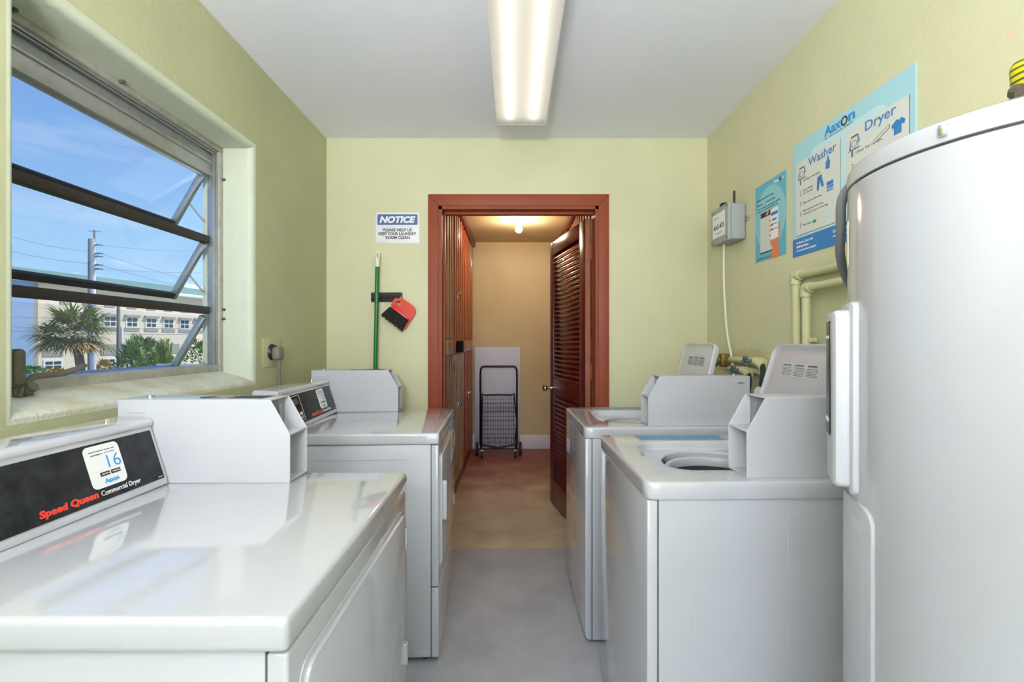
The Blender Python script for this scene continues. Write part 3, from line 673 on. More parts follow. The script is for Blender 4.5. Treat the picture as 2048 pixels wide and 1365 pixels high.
    for i, tap, z in ((.012, .022, -.018), (.003, .02, -.014), (0, .02, -.006), (0, .02, .006), (.002, .02, .010), (.007, .02, .010), (.010, .02, .006), (.024, .02, .003), (.034, .02, .004)):
        rg.append([bmx.verts.new((p_[0], p_[1], z)) for p_ in rl(i, tap)])
    for i in range(len(rg)-1):
        for k in range(28): bmx.faces.new((rg[i][k], rg[i][(k+1) % 28], rg[i+1][(k+1) % 28], rg[i+1][k]))
    bmx.faces.new(rg[0]); bmx.faces.new(rg[-1]); bmesh.ops.recalc_face_normals(bmx, faces=bmx.faces)
    o = B(); o.bm.free(); o.bm = bmx; ld = o.obj('lid', M['enamel'], Wm, M4=K, ang=40)
    b = B(); b.rr(.10, .30, .245, .295, .003, .0038, .0046); b.obj('lid_sticker', mat('sticker_grey', srgb(196, 197, 198), .5), ld)
    its = []
    for q in range(3):
        its.append((('DANGER', 'ATTENTION', 'WARNING')[q], .104+q*.066, .284, .045, .006, .02))
        for k in range(6): its.append(('keep children away from washer', .104+q*.066, .277-.0052*k, .056 if k % 3 else .05, .0026))
    text_bm(its, .0048).obj('sticker_print', M['dark_ink'], ld)
    for xx in (.012, Lw-.012):
        b = B(); b.cyl((xx, .10, -.002), (xx, .10, .014), .007, 12); b.obj('bumper', M['rubber'], ld)
    for xx in (.02, Lw-.02):
        b = B(); b.cyl((xx-.02, -.004, -.006), (xx+.02, -.004, -.006), .006, 10); b.obj('lid_hinge', M['enamel_flat'], ld)
    # instruction decal on the deck
    K2 = frame((0, -1, 0), (1, 0, 0), (0, 0, 1), (.02, Ww_-.02, .919))
    K2 = Matrix.Translation((0, 0, .919))
    b = B(); b.box(.135, .462, Ww_-.098, Ww_-.014, 0, .0006); b.obj('instruction_decal', M['grey_ink'], Wm, M4=K2)
    b = B(); b.box(.139, .458, Ww_-.094, Ww_-.018, .0005, .0009); b.obj('decal_print', decal_mat, Wm, M4=K2)
    b = B()
    for k in range(9):
        xx = .146+k*.034; b.rr(xx, xx+.024, Ww_-.080, Ww_-.034, .008, .0008, .0012)
        if k % 3 == 0: b.box(xx+.027, xx+.0295, Ww_-.092, Ww_-.020, .0008, .0012)
    b.obj('decal_icons', mat('decal_icon_blue', srgb(84, 132, 172), .4), Wm, M4=K2)
    coin_box(Wm, .725, .28, .033, .137, 'w', vent=False)
    return Wm
washer((.343, 1.203, 0), R(1.2), 'white washer nearest the camera, beside the tall tank, with its lid up', mat('decal_blue', srgb(112, 158, 190), .4))
washer((.300, 1.970, 0), R(1.2), 'white washer beside the open red door, with its lid up', mat('decal_pale', srgb(150, 182, 196), .4))

# ================================================================== WATER TANK
TX, TY, TR = .885, .804, .251
Tk = E('water_heater', (TX, TY, 0), 0, 'tall white cylindrical water heater beside the washers', 'water heater')
b = B(); b.lathe([(0, .03), (TR-.01, .03), (TR, .04), (TR, 1.583), (TR-.004, 1.585)], 128); b.obj('tank_body', M['tank'], Tk)
b = B(); b.lathe([(TR-.006, 1.58), (TR-.006, 1.59)], 128); b.obj('seam_strip', M['seam'], Tk)
b = B(); b.lathe([(TR-.004, 1.5875), (TR+.0015, 1.588), (TR+.0015, 1.612), (TR-.003, 1.621), (TR-.014, 1.627), (TR-.05, 1.632), (0, 1.636)], 128); b.obj('top_cap', M['tank'], Tk)
for k in range(3):
    a = R(90+120*k); b = B(); b.cyl((.18*math.cos(a), .18*math.sin(a), 0), (.18*math.cos(a), .18*math.sin(a), .035), .02, 12); b.obj('foot', M['rubber'], Tk)
def tank_patch(a0, a1, z0, z1, d0, d1, bev, rc=.012, n=12):
    """rounded plate following the drum"""
    bb = bmesh.new(); rings = []
    am, ha = (a0+a1)/2, R(a1-a0)/2*TR; hz = (z1-z0)/2; zm = (z0+z1)/2
    outl = []
    for X, Y, a in ((ha-rc, hz-rc, 0), (-ha+rc, hz-rc, 90), (-ha+rc, -hz+rc, 180), (ha-rc, -hz+rc, 270)):
        for k in range(7):
            t_ = R(a+90*k/6); outl.append((X+rc*math.cos(t_), Y+rc*math.sin(t_)))
    def Pt(u, w, d): a = R(am)+u/TR; return ((TR+d)*math.cos(a), (TR+d)*math.sin(a), zm+w)
    for sc_, d in ((1, d0), (1, d1-bev), (None, d1-bev*.3), (None, d1)):
        rr_ = []
        for (u, w) in outl:
            if sc_ is None:
                k_ = bev*.35 if d < d1 else bev
                u2 = u-math.copysign(min(k_, abs(u)), u); w2 = w-math.copysign(min(k_, abs(w)), w); rr_.append(bb.verts.new(Pt(u2, w2, d)))
            else: rr_.append(bb.verts.new(Pt(u, w, d)))
        rings.append(rr_)
    L_ = len(outl)
    for i in range(3):
        for k in range(L_): bb.faces.new((rings[i][k], rings[i][(k+1) % L_], rings[i+1][(k+1) % L_], rings[i+1][k]))
    last = rings[-1]; half = L_//2
    for k in range(half-1+0):
        aa, b2, c2_, d2 = last[k], last[k+1], last[L_-2-k], last[L_-1-k]
        if len({aa, b2, c2_, d2}) == 4: bb.faces.new((aa, b2, c2_, d2))
    bmesh.ops.recalc_face_normals(bb, faces=bb.faces)
    o_ = B(); o_.bm.free(); o_.bm = bb; return o_
tank_patch(140, 166, .995, 1.36, -.002, .010, .004).obj('control_bracket', M['tank_plastic'], Tk)
hs = tank_patch(142, 163, 1.005, 1.345, .008, .034, .008).obj('control_housing', M['tank_plastic'], Tk)
tank_patch(146, 157, 1.10, 1.325, .033, .0355, .001, .004).obj('display_strip', M['black_panel'], hs)
tank_patch(147, 156, 1.29, 1.296, .035, .0362, .0005, .002).obj('display_mark', M['white_ink'], hs)
tank_patch(147.5, 155.5, 1.125, 1.133, .035, .0362, .0005, .003).obj('display_mark', M['white_ink'], hs)
tank_patch(140, 177, .08, .985, -.002, .007, .004, .03).obj('lower_cover', M['tank'], Tk)
b = B(); b.box(-.007, .007, -.005, .005, -.009, .009, .002); a = R(203)
b.obj('cap_screw', M['chrome'], Tk, M4=Matrix.Translation(((TR+.002)*math.cos(a), (TR+.003)*math.sin(a), 1.605)) @ Matrix.Rotation(a, 4, 'Z'))
tank_patch(141, 151, 1.435, 1.525, -.0005, .001, .0003, .002).obj('warning_label', M['cream_label'], Tk)
b = B(); L0 = Vector((TX, TY, 0))
b.tube([Vector(q)-L0 for q in ((.70, .955, 1.615), (.695, .985, 1.585), (.717, 1.02, 1.53), (.752, 1.07, 1.475), (.815, 1.125, 1.42), (.90, 1.14, 1.33), (1.03, 1.12, 1.24), (1.15, 1.10, 1.20))], .0095, 14, smooth=10)
b.obj('flexible_conduit', M['conduit'], Tk)
# yellow packet on the tank
pk = E('detergent_pouch', (.806, .70, 1.658), R(20), 'yellow and green striped pouch lying on the water heater', 'pouch')
sm = bpy.data.materials.new('pouch_print'); sm.use_nodes = True; t = sm.node_tree; p = t.nodes['Principled BSDF']; p.inputs['Roughness'].default_value = .3
tcn = nn(t, 'ShaderNodeTexCoord'); wv = nn(t, 'ShaderNodeTexWave', Scale=34.0, Distortion=2.0, Detail=2.0); wv.bands_direction = 'Z'; t.links.new(tcn.outputs['Object'], wv.inputs['Vector'])
r_ = nn(t, 'ShaderNodeValToRGB'); r_.color_ramp.interpolation = 'CONSTANT'; r_.color_ramp.elements[0].color = srgb(70, 84, 26); r_.color_ramp.elements[1].position = .3; r_.color_ramp.elements[1].color = srgb(190, 176, 30); t.links.new(wv.outputs[0], r_.inputs[0])
n_ = nn(t, 'ShaderNodeTexNoise', Scale=16.0); t.links.new(tcn.outputs['Object'], n_.inputs['Vector'])
x_ = nn(t, 'ShaderNodeMixRGB'); x_.inputs[2].default_value = srgb(60, 160, 110); mr = nn(t, 'ShaderNodeMapRange'); mr.inputs[1].default_value = .55; mr.inputs[2].default_value = .58; t.links.new(n_.outputs[0], mr.inputs[0]); t.links.new(mr.outputs[0], x_.inputs[0]); t.links.new(r_.outputs[0], x_.inputs[1]); t.links.new(x_.outputs[0], p.inputs['Base Color'])
b = B(); b.box(-.045, .06, -.03, .03, -.012, .060, .018, 4, M4=Matrix.Rotation(R(-8), 4, 'Y')); b.box(-.03, .03, -.008, .008, .05, .078, .004); b.obj('pouch_body', sm, pk)
b = B(); b.tube([(-.04, .01, .0), (-.055, .012, .002), (-.066, .010, -.006), (-.074, 0, -.012)], .009, 8, smooth=4); b.obj('brown_strap', mat('brown_strap', srgb(74, 62, 52), .5), pk)

# ================================================================== THINGS ON THE RIGHT WALL
WR = lambda y, z, off=0: frame((0, -1, 0), (0, 0, 1), (-1, 0, 0), (XR-off, y, z))
# radio box
x0, y0, y1, z0, z1 = XR, 2.325, 2.525, 1.795, 1.985
J = E('junction_box', (XR, (y0+y1)/2, z0), 0, 'grey wall box marked AAC-433 with two black antennas', 'box')
lc = Vector((XR, (y0+y1)/2, z0))
T = Matrix.Translation(-lc)
b = B(); b.box(XR-.076, XR-.004, y0+.004, y1-.004, z0+.004, z1-.004, .008, 3); bx = b.obj('box_body', M['box_grey'], J, M4=T)
b = B(); b.box(XR-.095, XR-.074, y0, y1, z0, z1, .007, 3); cv = b.obj('cover', M['box_grey'], J, M4=T)
for (yy, zz) in ((y0+.014, z0+.014), (y0+.014, z1-.014), (y1-.014, z0+.014), (y1-.014, z1-.014)):
    b = B(); b.cyl((XR-.0965, yy, zz), (XR-.094, yy, zz), .005, 12); b.obj('cover_screw', M['dark_ink'], J, M4=T)
b = B(); b.rr(-.016, .016, -.014, .014, .012, 0, .006, .001, M4=frame((0, -1, 0), (0, 0, 1), (-1, 0, 0), (XR-.0065, y0-.012, 1.9))); b.obj('mounting_ear', M['box_grey'], J, M4=T)
b = B(); b.cyl((XR-.0135, y0-.018, 1.9), (XR-.012, y0-.018, 1.9), .0055, 12); b.obj('ear_screw', M['black'], J, M4=T)
b = B(); b.rr(0, .145, 0, .125, .003, 0, .0006); sk = b.obj('serial_sticker', M['paper'], J, M4=T @ WR(y1-.022, z0+.035, .0953))
TX_([('AAC-433', .012, .042, .12, .026, .02), ('laundry system', .02, .10, .05, .006), ('serial no. 08443', .04, .018, .07, .006)], .0009).obj('sticker_lettering', M['dark_ink'], J, M4=T @ WR(y1-.022, z0+.035, .0953))
b = B(); b.lathe([(.0, .040), (.016, .040), (.021, .034), (.024, 0), (0, 0)], 24, M4=Matrix.Translation((XR-.05, 2.47, z1-.006))); b.obj('round_antenna', M['black'], J, M4=T)
b = B(); b.cyl((XR-.04, 2.375, z1-.006), (XR-.04, 2.375, z1+.068), .0055, 10); b.obj('rod_antenna', M['black'], J, M4=T)
# white cable from the box
b = B(); b.tube([(XR-.05, 2.47, z0+.004), (XR-.05, 2.47, 1.60), (XR-.04, 2.46, 1.35), (XR-.028, 2.43, 1.20), (XR-.03, 2.40, 1.08), (XR-.06, 2.40, .96)], .0065, 10, smooth=8)
tag(b.obj('power_cable', M['cable_white']), 'white cable hanging from the grey AAC-433 box', 'cable')
# painted pipes
def pipe(pts, r, label, extra=None):
    P_ = E('water_pipe', pts[0], 0, label, 'pipe', None); o_ = Vector(pts[0])
    b = B()
    for i in range(len(pts)-1): b.cyl(Vector(pts[i])-o_, Vector(pts[i+1])-o_, r, 18)
    b.obj('pipe_run', M['pipe'], P_)
    for i in range(1, len(pts)-1):
        b = B(); p_ = Vector(pts[i])-o_; b.sph(p_, r*1.35, seg=16)
        for q in (i-1, i+1):
            d = (Vector(pts[q])-Vector(pts[i])).normalized(); b.cyl(p_, p_+d*.035, r*1.32, 18)
        b.obj('elbow', M['pipe'], P_)
    for zz in (extra or []):
        b = B(); b.box(-.004, .028, -r*1.5, r*1.5, zz-.009, zz+.009, .003); b.obj('pipe_strap', M['pipe'], P_, M4=Matrix.Translation(Vector(pts[1])-o_))
    return P_
pipe([(XR-.022, .98, 1.55), (XR-.022, 1.885, 1.55), (XR-.018, 1.885, 1.10)], .0155, 'upper cream-painted water pipe bending down the wall below the large poster')
pipe([(XR-.040, .98, 1.49), (XR-.040, 1.79, 1.49), (XR-.040, 1.79, 1.15)], .0155, 'lower cream-painted water pipe elbowed down behind the washer lid', [-.20])
# supply valves
V = E('water_valve', (XR-.03, 2.28, 1.19), 0, 'cluster of hose taps with blue-grey handles on the painted supply pipe', 'tap')
b = B(); b.cyl((.0, -.17, .0), (.0, .30, .0), .016, 16); b.cyl((-.004, -.14, -.045), (-.004, .2, -.045), .013, 16); b.obj('supply_pipe', M['pipe'], V)
for (yy, zz, xx) in ((-.02, -.045, -.05), (-.15, .005, -.055)):
    b = B(); b.cyl((0, yy, zz), (xx+.01, yy, zz), .017, 16); b.cyl((xx+.02, yy, zz), (xx+.02, yy-.05, zz-.012), .016, 14); b.cyl((xx+.02, yy-.045, zz-.01), (xx+.02, yy-.075, zz-.02), .02, 8); b.obj('tap_body', M['pipe'], V)
    b = B()
    for k in range(6): a = 2*PI*k/6; b.sph((xx-.02, yy+.017*math.cos(a), zz+.017*math.sin(a)), .009, seg=10)
    b.cyl((xx+.01, yy, zz), (xx-.026, yy, zz), .008, 10); b.cyl((xx-.014, yy, zz), (xx-.024, yy, zz), .018, 16); b.obj('tap_handle', M['valve_blue'], V)
    b = B(); b.tube([(xx+.02, yy-.07, zz-.015), (xx+.015, yy-.085, zz-.05), (xx+.01, yy-.08, zz-.13), (xx+.02, yy-.05, zz-.25)], .011, 10, smooth=5); b.obj('supply_hose', M['rubber'], V)
b = B(); b.box(-.05, -.0, .15, .20, -.04, .03, .01); b.cyl((-.05, .17, -.0), (-.08, .17, -.03), .014, 10); b.obj('brass_coupling', M['brass'], V)

# small poster
def pw(px, py): return onpx(px, py, x=XR-.002)
PS = E('poster', (XR, 2.24, 1.66), 0, 'small teal poster of a hand holding a phone, beside the grey wall box', 'poster'); PS.matrix_local = WR(2.24, 1.66, .0005)
W_, H_ = .252, .36
b = B(); b.box(0, W_, 0, H_, 0, .0012); b.obj('sheet', M['teal'], PS)
b = B(); pts = []
for k in range(48):
    a = 2*PI*k/48; X = .125+.125*math.cos(a); Y = .19+.145*math.sin(a); pts.append((min(W_-.0005, max(.0005, X)), Y))
b.prism(pts, 'z', .001, .0015); b.obj('printed_disc', M['teal_light'], PS)
TX_([('Download and use our app.', .02, .285, .135, .010), ('Register a     favorite credit.', .02, .262, .15, .010), ('Start a machine by entering the machine', .02, .244, .19, .008), ('number or scanning the QR code.', .02, .232, .17, .008), ('app.laundry aaxon mobile app', .015, .008, .145, .009)], .0018).obj('dark_lettering', M['dark_ink'], PS)
b = B(); b.box(.046, .166, .040, .223, .0015, .0022); b.obj('printed_page', M['paper_dim'], PS)
b = B(); b.box(.050, .16, .200, .223, .0021, .0025); b.box(.042, .166, .034, .040, .0015, .0022); b.obj('black_header', M['dark_ink'], PS)
b = B(); b.prism([(.092, .205), (.112, .203), (.122, .224), (.108, .226)], 'z', .0024, .003); b.prism([(.130, .0), (.205, .0), (.195, .055), (.21, .13), (.205, .16), (.19, .13), (.175, .08), (.135, .085), (.128, .075), (.148, .05)], 'z', .0021, .0027)
for k in range(4): b.prism([(.120, .105+.022*k), (.136, .100+.022*k), (.136, .112+.022*k)], 'z', .0027, .0032)
b.obj('printed_hand', M['skin_print'], PS)
b = B(); b.rr(.134, .196, .085, .222, .006, .0025, .0030, M4=Matrix.Translation((0, 0, 0))); b.obj('printed_phone', M['paper'], PS)
b = B(); b.box(.139, .192, .190, .205, .003, .0034); b.box(.148, .182, .166, .175, .003, .0034); b.obj('phone_bars', M['band_blue'], PS)
b = B()
for zz in (.150, .128): b.cyl((.147, zz, .003), (.147, zz, .0034), .0055, 12); b.box(.156, .188, zz-.001, zz+.002, .003, .0034)
b.obj('phone_icons', M['dark_ink'], PS)
TX_([('Aax', .158, .330, .040, .016, .03), ('n', .221, .330, .013, .011, .03)], .0018).obj('white_lettering', M['white_ink'], PS)
b = B(); b.lathe([(.0042, .0), (.0085, .0), (.0085, .0006), (.0042, .0006), (.0042, 0)], 20, (.209, .337), M4=Matrix.Translation((0, 0, .0014))); b.obj('logo_ring', M['dark_ink'], PS)

# big poster
PB = E('poster', (XR, 1.935, 1.635), 0, 'large pale blue washer and dryer instruction poster above the cream pipes', 'poster'); PB.matrix_local = WR(1.937, 1.633, .0005)
W_, H_ = .592, .460
b = B(); b.box(0, W_, .072, H_, 0, .003); b.obj('sheet', M['aqua'], PB)
b = B(); b.box(0, W_, 0, .072, 0, .003); b.obj('blue_band', M['band_blue'], PB)
pts = []
for k in range(60):
    a = 2*PI*k/60; pts.append((min(.58, max(.01, .30+.26*math.cos(a))), min(.405, max(.075, .22+.24*math.sin(a)))))
b = B(); b.prism(pts, 'z', .0028, .0033); b.obj('printed_disc', M['aqua_light'], PB)
b = B(); b.box(.026, .284, .080, .378, .003, .0034); b.box(.315, .573, .080, .378, .003, .0034); b.obj('card_shadow', M['grey_ink'], PB)
b = B(); b.box(.024, .281, .083, .380, .0033, .0040); b.obj('washer_card', M['paper_dim'], PB)
b = B(); b.box(.313, .570, .083, .380, .0033, .0040); b.obj('dryer_card', M['paper_dim'], PB)
TX_([('Washer', .104, .341, .158, .032, .012), ('Dryer', .400, .335, .125, .042, .012)], .0045).obj('card_titles', mat('title_blue', srgb(72, 132, 190), .45), PB)
TX_([('Aax', .198, .414, .088, .036, .025), ('n', .322, .414, .032, .026, .03)], .0036).obj('blue_logo_lettering', M['blue_ink'], PB)
b = B(); b.lathe([(.0105, 0), (.0165, 0), (.0165, .001), (.0105, .001), (.0105, 0)], 28, (.302, .428), M4=Matrix.Translation((0, 0, .0032))); b.obj('logo_ring', M['dark_ink'], PB)
steps = [('1', .284), ('2', .240), ('3', .198), ('4', .156), ('5', .110)]
its = [(n, .050, w, .008, .020, -.01) for n, w in steps]+[('1', .338, .284, .008, .020, -.01), ('2', .338, .240, .010, .020, -.01), ('3', .338, .198, .010, .020), ('4', .338, .156, .010, .02)]
its += [('Add liquid detergent.', .070, .290, .105, .010), ('Load clothes', .070, .253, .062, .009), ('and close lid.', .070, .240, .062, .009), ('Make cycle selections.', .070, .200, .115, .010),
        ('Make payment with coin,', .070, .169, .122, .010), ('credit card, Aaxon card or app.', .070, .155, .150, .010), ('Press start.', .070, .114, .052, .010),
        ('Clean lint screen.', .358, .288, .115, .010), ('Load clothes.', .358, .244, .085, .010), ('Make cycle selections.', .358, .200, .115, .010), ('For Your Laundry Solution', .20, .400, .145, .009, 0, .3)]
TX_(its, .0045).obj('dark_lettering', M['grey_ink'], PB)
TX_([('For Service, Call or Visit:', .026, .048, .105, .010, .02), ('1-800-826-1012 or', .026, .032, .078, .010, .02), ('www.aaxonlaundry.com/support', .026, .016, .125, .010, .01), ('Download the', .245, .046, .10, .011, .02), ('mobile app', .245, .028, .09, .011, .02)], .0034).obj('white_lettering', M['white_ink'], PB)
def minimach(u, w):
    b = B(); z = .0042
    b.box(u, u+.034, w, w+.040, z, z+.0004)
    b.box(u-.012, u+.045, w-.002, w-.0005, z, z+.0004)
    b.prism([(u+.004, w+.046), (u+.032, w+.046), (u+.038, w+.042), (u-.002, w+.042)], 'z', z, z+.0004)
    o1 = b.obj('machine_outline', M['dark_ink'], PB)
    b = B(); b.box(u+.0015, u+.0325, w+.0015, w+.0385, z+.0003, z+.0008); b.obj('machine_face', M['paper_dim'], PB)
    b = B(); b.lathe([(.010, 0), (.0125, 0), (.0125, .0004), (.010, .0004), (.010, 0)], 24, (u+.017, w+.018), M4=Matrix.Translation((0, 0, z+.0008))); b.obj('machine_drum', M['grey_ink'], PB)
    b = B(); b.prism([(u-.008, w+.002), (u-.001, w+.002), (u-.001, w+.038)], 'z', z, z+.0004); b.prism([(u+.035, w+.015), (u+.042, w+.02), (u+.036, w+.042)], 'z', z, z+.0004); b.obj('machine_drape', M['band_blue'], PB)
minimach(.046, .308); minimach(.335, .308)
z = .0042
def icon(name, *polys):
    b = B()
    for q in polys: b.prism(q, 'z', z, z+.0005)
    b.obj(name, M['band_blue'], PB)
icon('bottle_icon', [(.206, .292), (.228, .290), (.230, .318), (.223, .325), (.222, .338), (.214, .338), (.213, .325), (.206, .318)])
icon('trousers_icon', [(.158, .278), (.182, .284), (.196, .236), (.184, .234), (.173, .262), (.167, .228), (.156, .228)])
for (c0, c1) in ((.218, .226), (.228, .242), (.206, .2095), (.2125, .2155)): icon('card_icon_stripe', [(.212, c0), (.248, c0), (.248, c1), (.212, c1)])
icon('shirt_icon', [(.517, .280), (.545, .280), (.545, .305), (.555, .302), (.559, .313), (.545, .325), (.537, .320), (.527, .325), (.508, .313), (.510, .302), (.517, .305)])
b = B(); b.prism([(.437, .300), (.438, .288), (.50, .312), (.50, .325)], 'z', z, z+.0004); b.obj('lint_screen_outline', M['dark_ink'], PB)
b = B(); b.prism([(.4395, .2985), (.4403, .2905), (.498, .3135), (.498, .3225)], 'z', z+.0003, z+.0007); b.obj('lint_screen', M['paper_dim'], PB)
b = B(); b.rr(.130, .152, .110, .122, .004, z, z+.0005); b.obj('start_button_print', M['green_ink'], PB)
b = B(); b.cyl((.213, .125, z), (.213, .125, z+.0004), .016, 24); b.obj('phone_disc', M['aqua_light'], PB)

# ================================================================== THINGS ON THE BACK WALL
WB = lambda x, z, off=0: frame((1, 0, 0), (0, 0, 1), (0, -1, 0), (x, YB-off, z))
NS = E('notice_sign', (0, 0, 0), 0, 'white and blue notice sign asking to keep the laundry room clean', 'sign')
sx0, _, sz1 = onpx(751.8, 425.8, y=YB); sx1, _, sz0 = onpx(838.6, 487, y=YB)
NS.matrix_local = WB(sx0, sz0, .0005); W_, H_ = sx1-sx0, sz1-sz0
b = B(); b.rr(0, W_, 0, H_, .008, 0, .0022, .0004); b.obj('sign_plate', mat('sign_white', srgb(232, 233, 236), .35), NS)
b = B(); b.rr(.010, W_-.010, H_-.074, H_-.010, .006, .002, .0026); b.obj('blue_field', M['navy_ink'], NS)
TX_([('NOTICE', .022, H_-.063, W_-.044, .042, .05, .25)], .0029).obj('white_lettering', M['white_ink'], NS)
TX_([('PLEASE HELP US', .042, .071, W_-.086, .018, .03), ('KEEP YOUR LAUNDRY', .017, .048, W_-.034, .018, .03), ('ROOM CLEAN', .060, .025, W_-.118, .018, .03), ('Reorder: L-4271', .010, .007, .05, .003), ('Sign Co.', W_-.045, .007, .033, .003)], .0026).obj('black_lettering', M['dark_ink'], NS)
# rack
rx0, _, rz1 = onpx(741, 585, y=YB-.02); rx1, _, rz0 = onpx(803.5, 604, y=YB-.02)
RK = E('tool_rack', (rx0, YB, rz0), 0, 'black wall rack holding the green broom pole and red dustpan', 'rack')
b = B(); b.rr(0, rx1-rx0, 0, rz1-rz0, .006, 0, .014, .003, M4=frame((1, 0, 0), (0, 0, 1), (0, -1, 0), (0, 0, 0))); b.obj('rack_bar', M['black'], RK)
for k in range(5):
    b = B(); X = .022+k*.036; b.cyl((X, -.014, .030), (X, -.030, .030), .011, 14); b.sph((X, -.032, .030), .009, seg=10); b.obj('gripper', M['rubber'], RK)
b = B()
for X in (.008, rx1-rx0-.008): b.cyl((X, -.013, .028), (X, -.016, .028), .003, 8)
b.obj('screw', M['chrome'], RK)
# broom
bx1, _, bz1 = onpx(755.2, 502, y=YB-.05); bx0, _, bz0 = onpx(750.6, 740, y=YB-.05)
sl = (bx1-bx0)/(bz1-bz0)
fx = lambda z: bx1+(z-bz1)*sl
BR = E('broom', (fx(0), YB-.05, 0), 0, 'broom with green pole and white grip standing in the rack behind the far dryer', 'broom')
zj = onpx(754, 531, y=YB-.05)[2]; o_ = Vector((fx(0), YB-.05, 0))
b = B(); b.cyl(Vector((fx(.09), YB-.05, .09))-o_, Vector((fx(zj), YB-.05, zj))-o_, .0118, 18); b.obj('pole', M['green'], BR)
b = B(); b.tube([Vector((fx(zj-.01), YB-.05, zj-.01))-o_, Vector((fx(bz1-.04), YB-.05, bz1-.04))-o_], .0140, 16)
zc = bz1-.026; pc = Vector((fx(zc), YB-.05, zc))-o_
b.tube([pc+Vector((.0098*math.sin(2*PI*k/20), 0, .019*math.cos(2*PI*k/20))) for k in range(20)], .0058, 8, closed=True); b.obj('grip', M['white_grip'], BR)
b = B(); b.box(-.15, .15, -.02, .02, .06, .10, .006); b.obj('broom_head', M['green'], BR)
b = B(); b.prism([(-.145, .06), (.145, .06), (.165, .0), (-.165, .0)], 'y', -.022, .022, .002); b.obj('bristles', M['bristle'], BR)
# dustpan with brush
def bp(px, py, off=.03): x, y, z = onpx(720+px/3.793, 400+py/3.793, y=YB-off); return (x, z)
DP = E('dustpan', (0, 0, 0), 0, 'red dustpan with black hand brush hanging from the wall rack', 'dustpan')
hx, hz = bp(290, 783); DP.location = (hx, YB-.02, hz)
def loc(pts, off=.03): return [(x-hx, z-hz) for x, z in (bp(*q, off) for q in pts)]
outl = loc([(262, 750), (275, 741), (292, 738), (308, 741), (330, 755), (380, 788), (402, 806), (415, 826), (419, 848), (414, 872), (365, 945), (340, 985), (322, 975), (235, 830), (235, 800), (246, 772)])
# pan with a real hole: ring strip around hole plus body
bmx = bmesh.new(); hole = []
for k in range(24): a = 2*PI*k/24; hole.append((.0125*math.cos(a), .0145*math.sin(a)))
def arr(pts, y): return [bmx.verts.new((p_[0], y, p_[1])) for p_ in pts]
# resample outline at 24 angles around the hole
def cast(poly, a):
    dx, dz = math.cos(a), math.sin(a); best = None
    for i in range(len(poly)):
        x1_, z1_ = poly[i]; x2_, z2_ = poly[(i+1) % len(poly)]; ex, ez = x2_-x1_, z2_-z1_; den = dx*ez-dz*ex
        if abs(den) < 1e-9: continue
        t_ = (x1_*ez-z1_*ex)/den; u_ = (x1_*dz-z1_*dx)/den
        if t_ > 0 and -1e-6 <= u_ <= 1+1e-6: best = t_ if best is None else max(best, t_)
    return (dx*best, dz*best)
angs = sorted([2*PI*k/40 for k in range(40)]+[math.atan2(q[1], q[0]) % (2*PI) for q in outl])
def ringset(scale, y, base): return [bmx.verts.new((x*scale, y, z*scale)) for x, z in base]
oc = [cast(outl, a) for a in angs]; ih = [(.0125*math.cos(a), .0125*math.sin(a)) for a in angs]
A = arr(ih, -.010); Bq = arr(oc, -.010); C2 = arr(oc, .006); D2 = arr(ih, .006)
n = len(angs)
for k in range(n):
    k2 = (k+1) % n
    for P_, Q_ in ((A, Bq), (Bq, C2), (C2, D2), (D2, A)): bmx.faces.new((P_[k], P_[k2], Q_[k2], Q_[k]))
bmesh.ops.recalc_face_normals(bmx, faces=bmx.faces)
o = B(); o.bm.free(); o.bm = bmx; o.obj('pan', M['red'], DP)
b = B(); b.prism(loc([(232, 826), (262, 800), (372, 905), (352, 935)]), 'y', -.026, -.009, .003); b.obj('brush_back', M['red'], DP)
b = B(); b.prism(loc([(165, 872), (232, 812), (372, 912), (322, 992)]), 'y', -.030, .004, .003)
for k in range(26):
    f_ = k/25; p0 = loc([(165+(322-165)*f_, 872+(992-872)*f_)])[0]; b.cyl((p0[0]+.003, -.013+.01*math.sin(k*2.1), p0[1]+.004), (p0[0]-.004+.004*math.sin(k*1.7), -.013+.012*math.sin(k*2.1), p0[1]-.006-.003*math.cos(k*3)), .0022, 5)
b.obj('brush_bristles', M['bristle'], DP)
b = B(); b.cyl((0, .02, .006), (0, -.016, .006), .0035, 8); b.obj('hanging_hook', M['black'], DP)

# ---- dryer plug on the left wall
PG = E('power_plug', (XL, 2.16, 1.235), 0, 'grey dryer plug and cord in the socket beside the window', 'plug')
b = B(); b.cyl((0, 0, 0), (.016, 0, 0), .040, 28, .034); b.obj('round_socket', M['socket'], PG)
b = B(); b.box(.016, .052, -.030, .028, -.036, .024, .012, 4); b.cyl((.016, 0, -.002), (.04, 0, -.002), .026, 20); b.obj('plug_body', M['plug'], PG)
b = B(); b.tube([(.036, 0, -.03), (.037, .0, -.07), (.034, .005, -.11), (.040, .01, -.2), (.035, .02, -.40)], .0085, 10, smooth=6); b.obj('cord', M['plug'], PG)
tag(B().box(XL, XL+.004, 2.085, 2.255, 1.165, 1.30, .002).obj('socket_plate', M['wall_left']), 'painted-over cover plate behind the grey plug', 'socket plate')

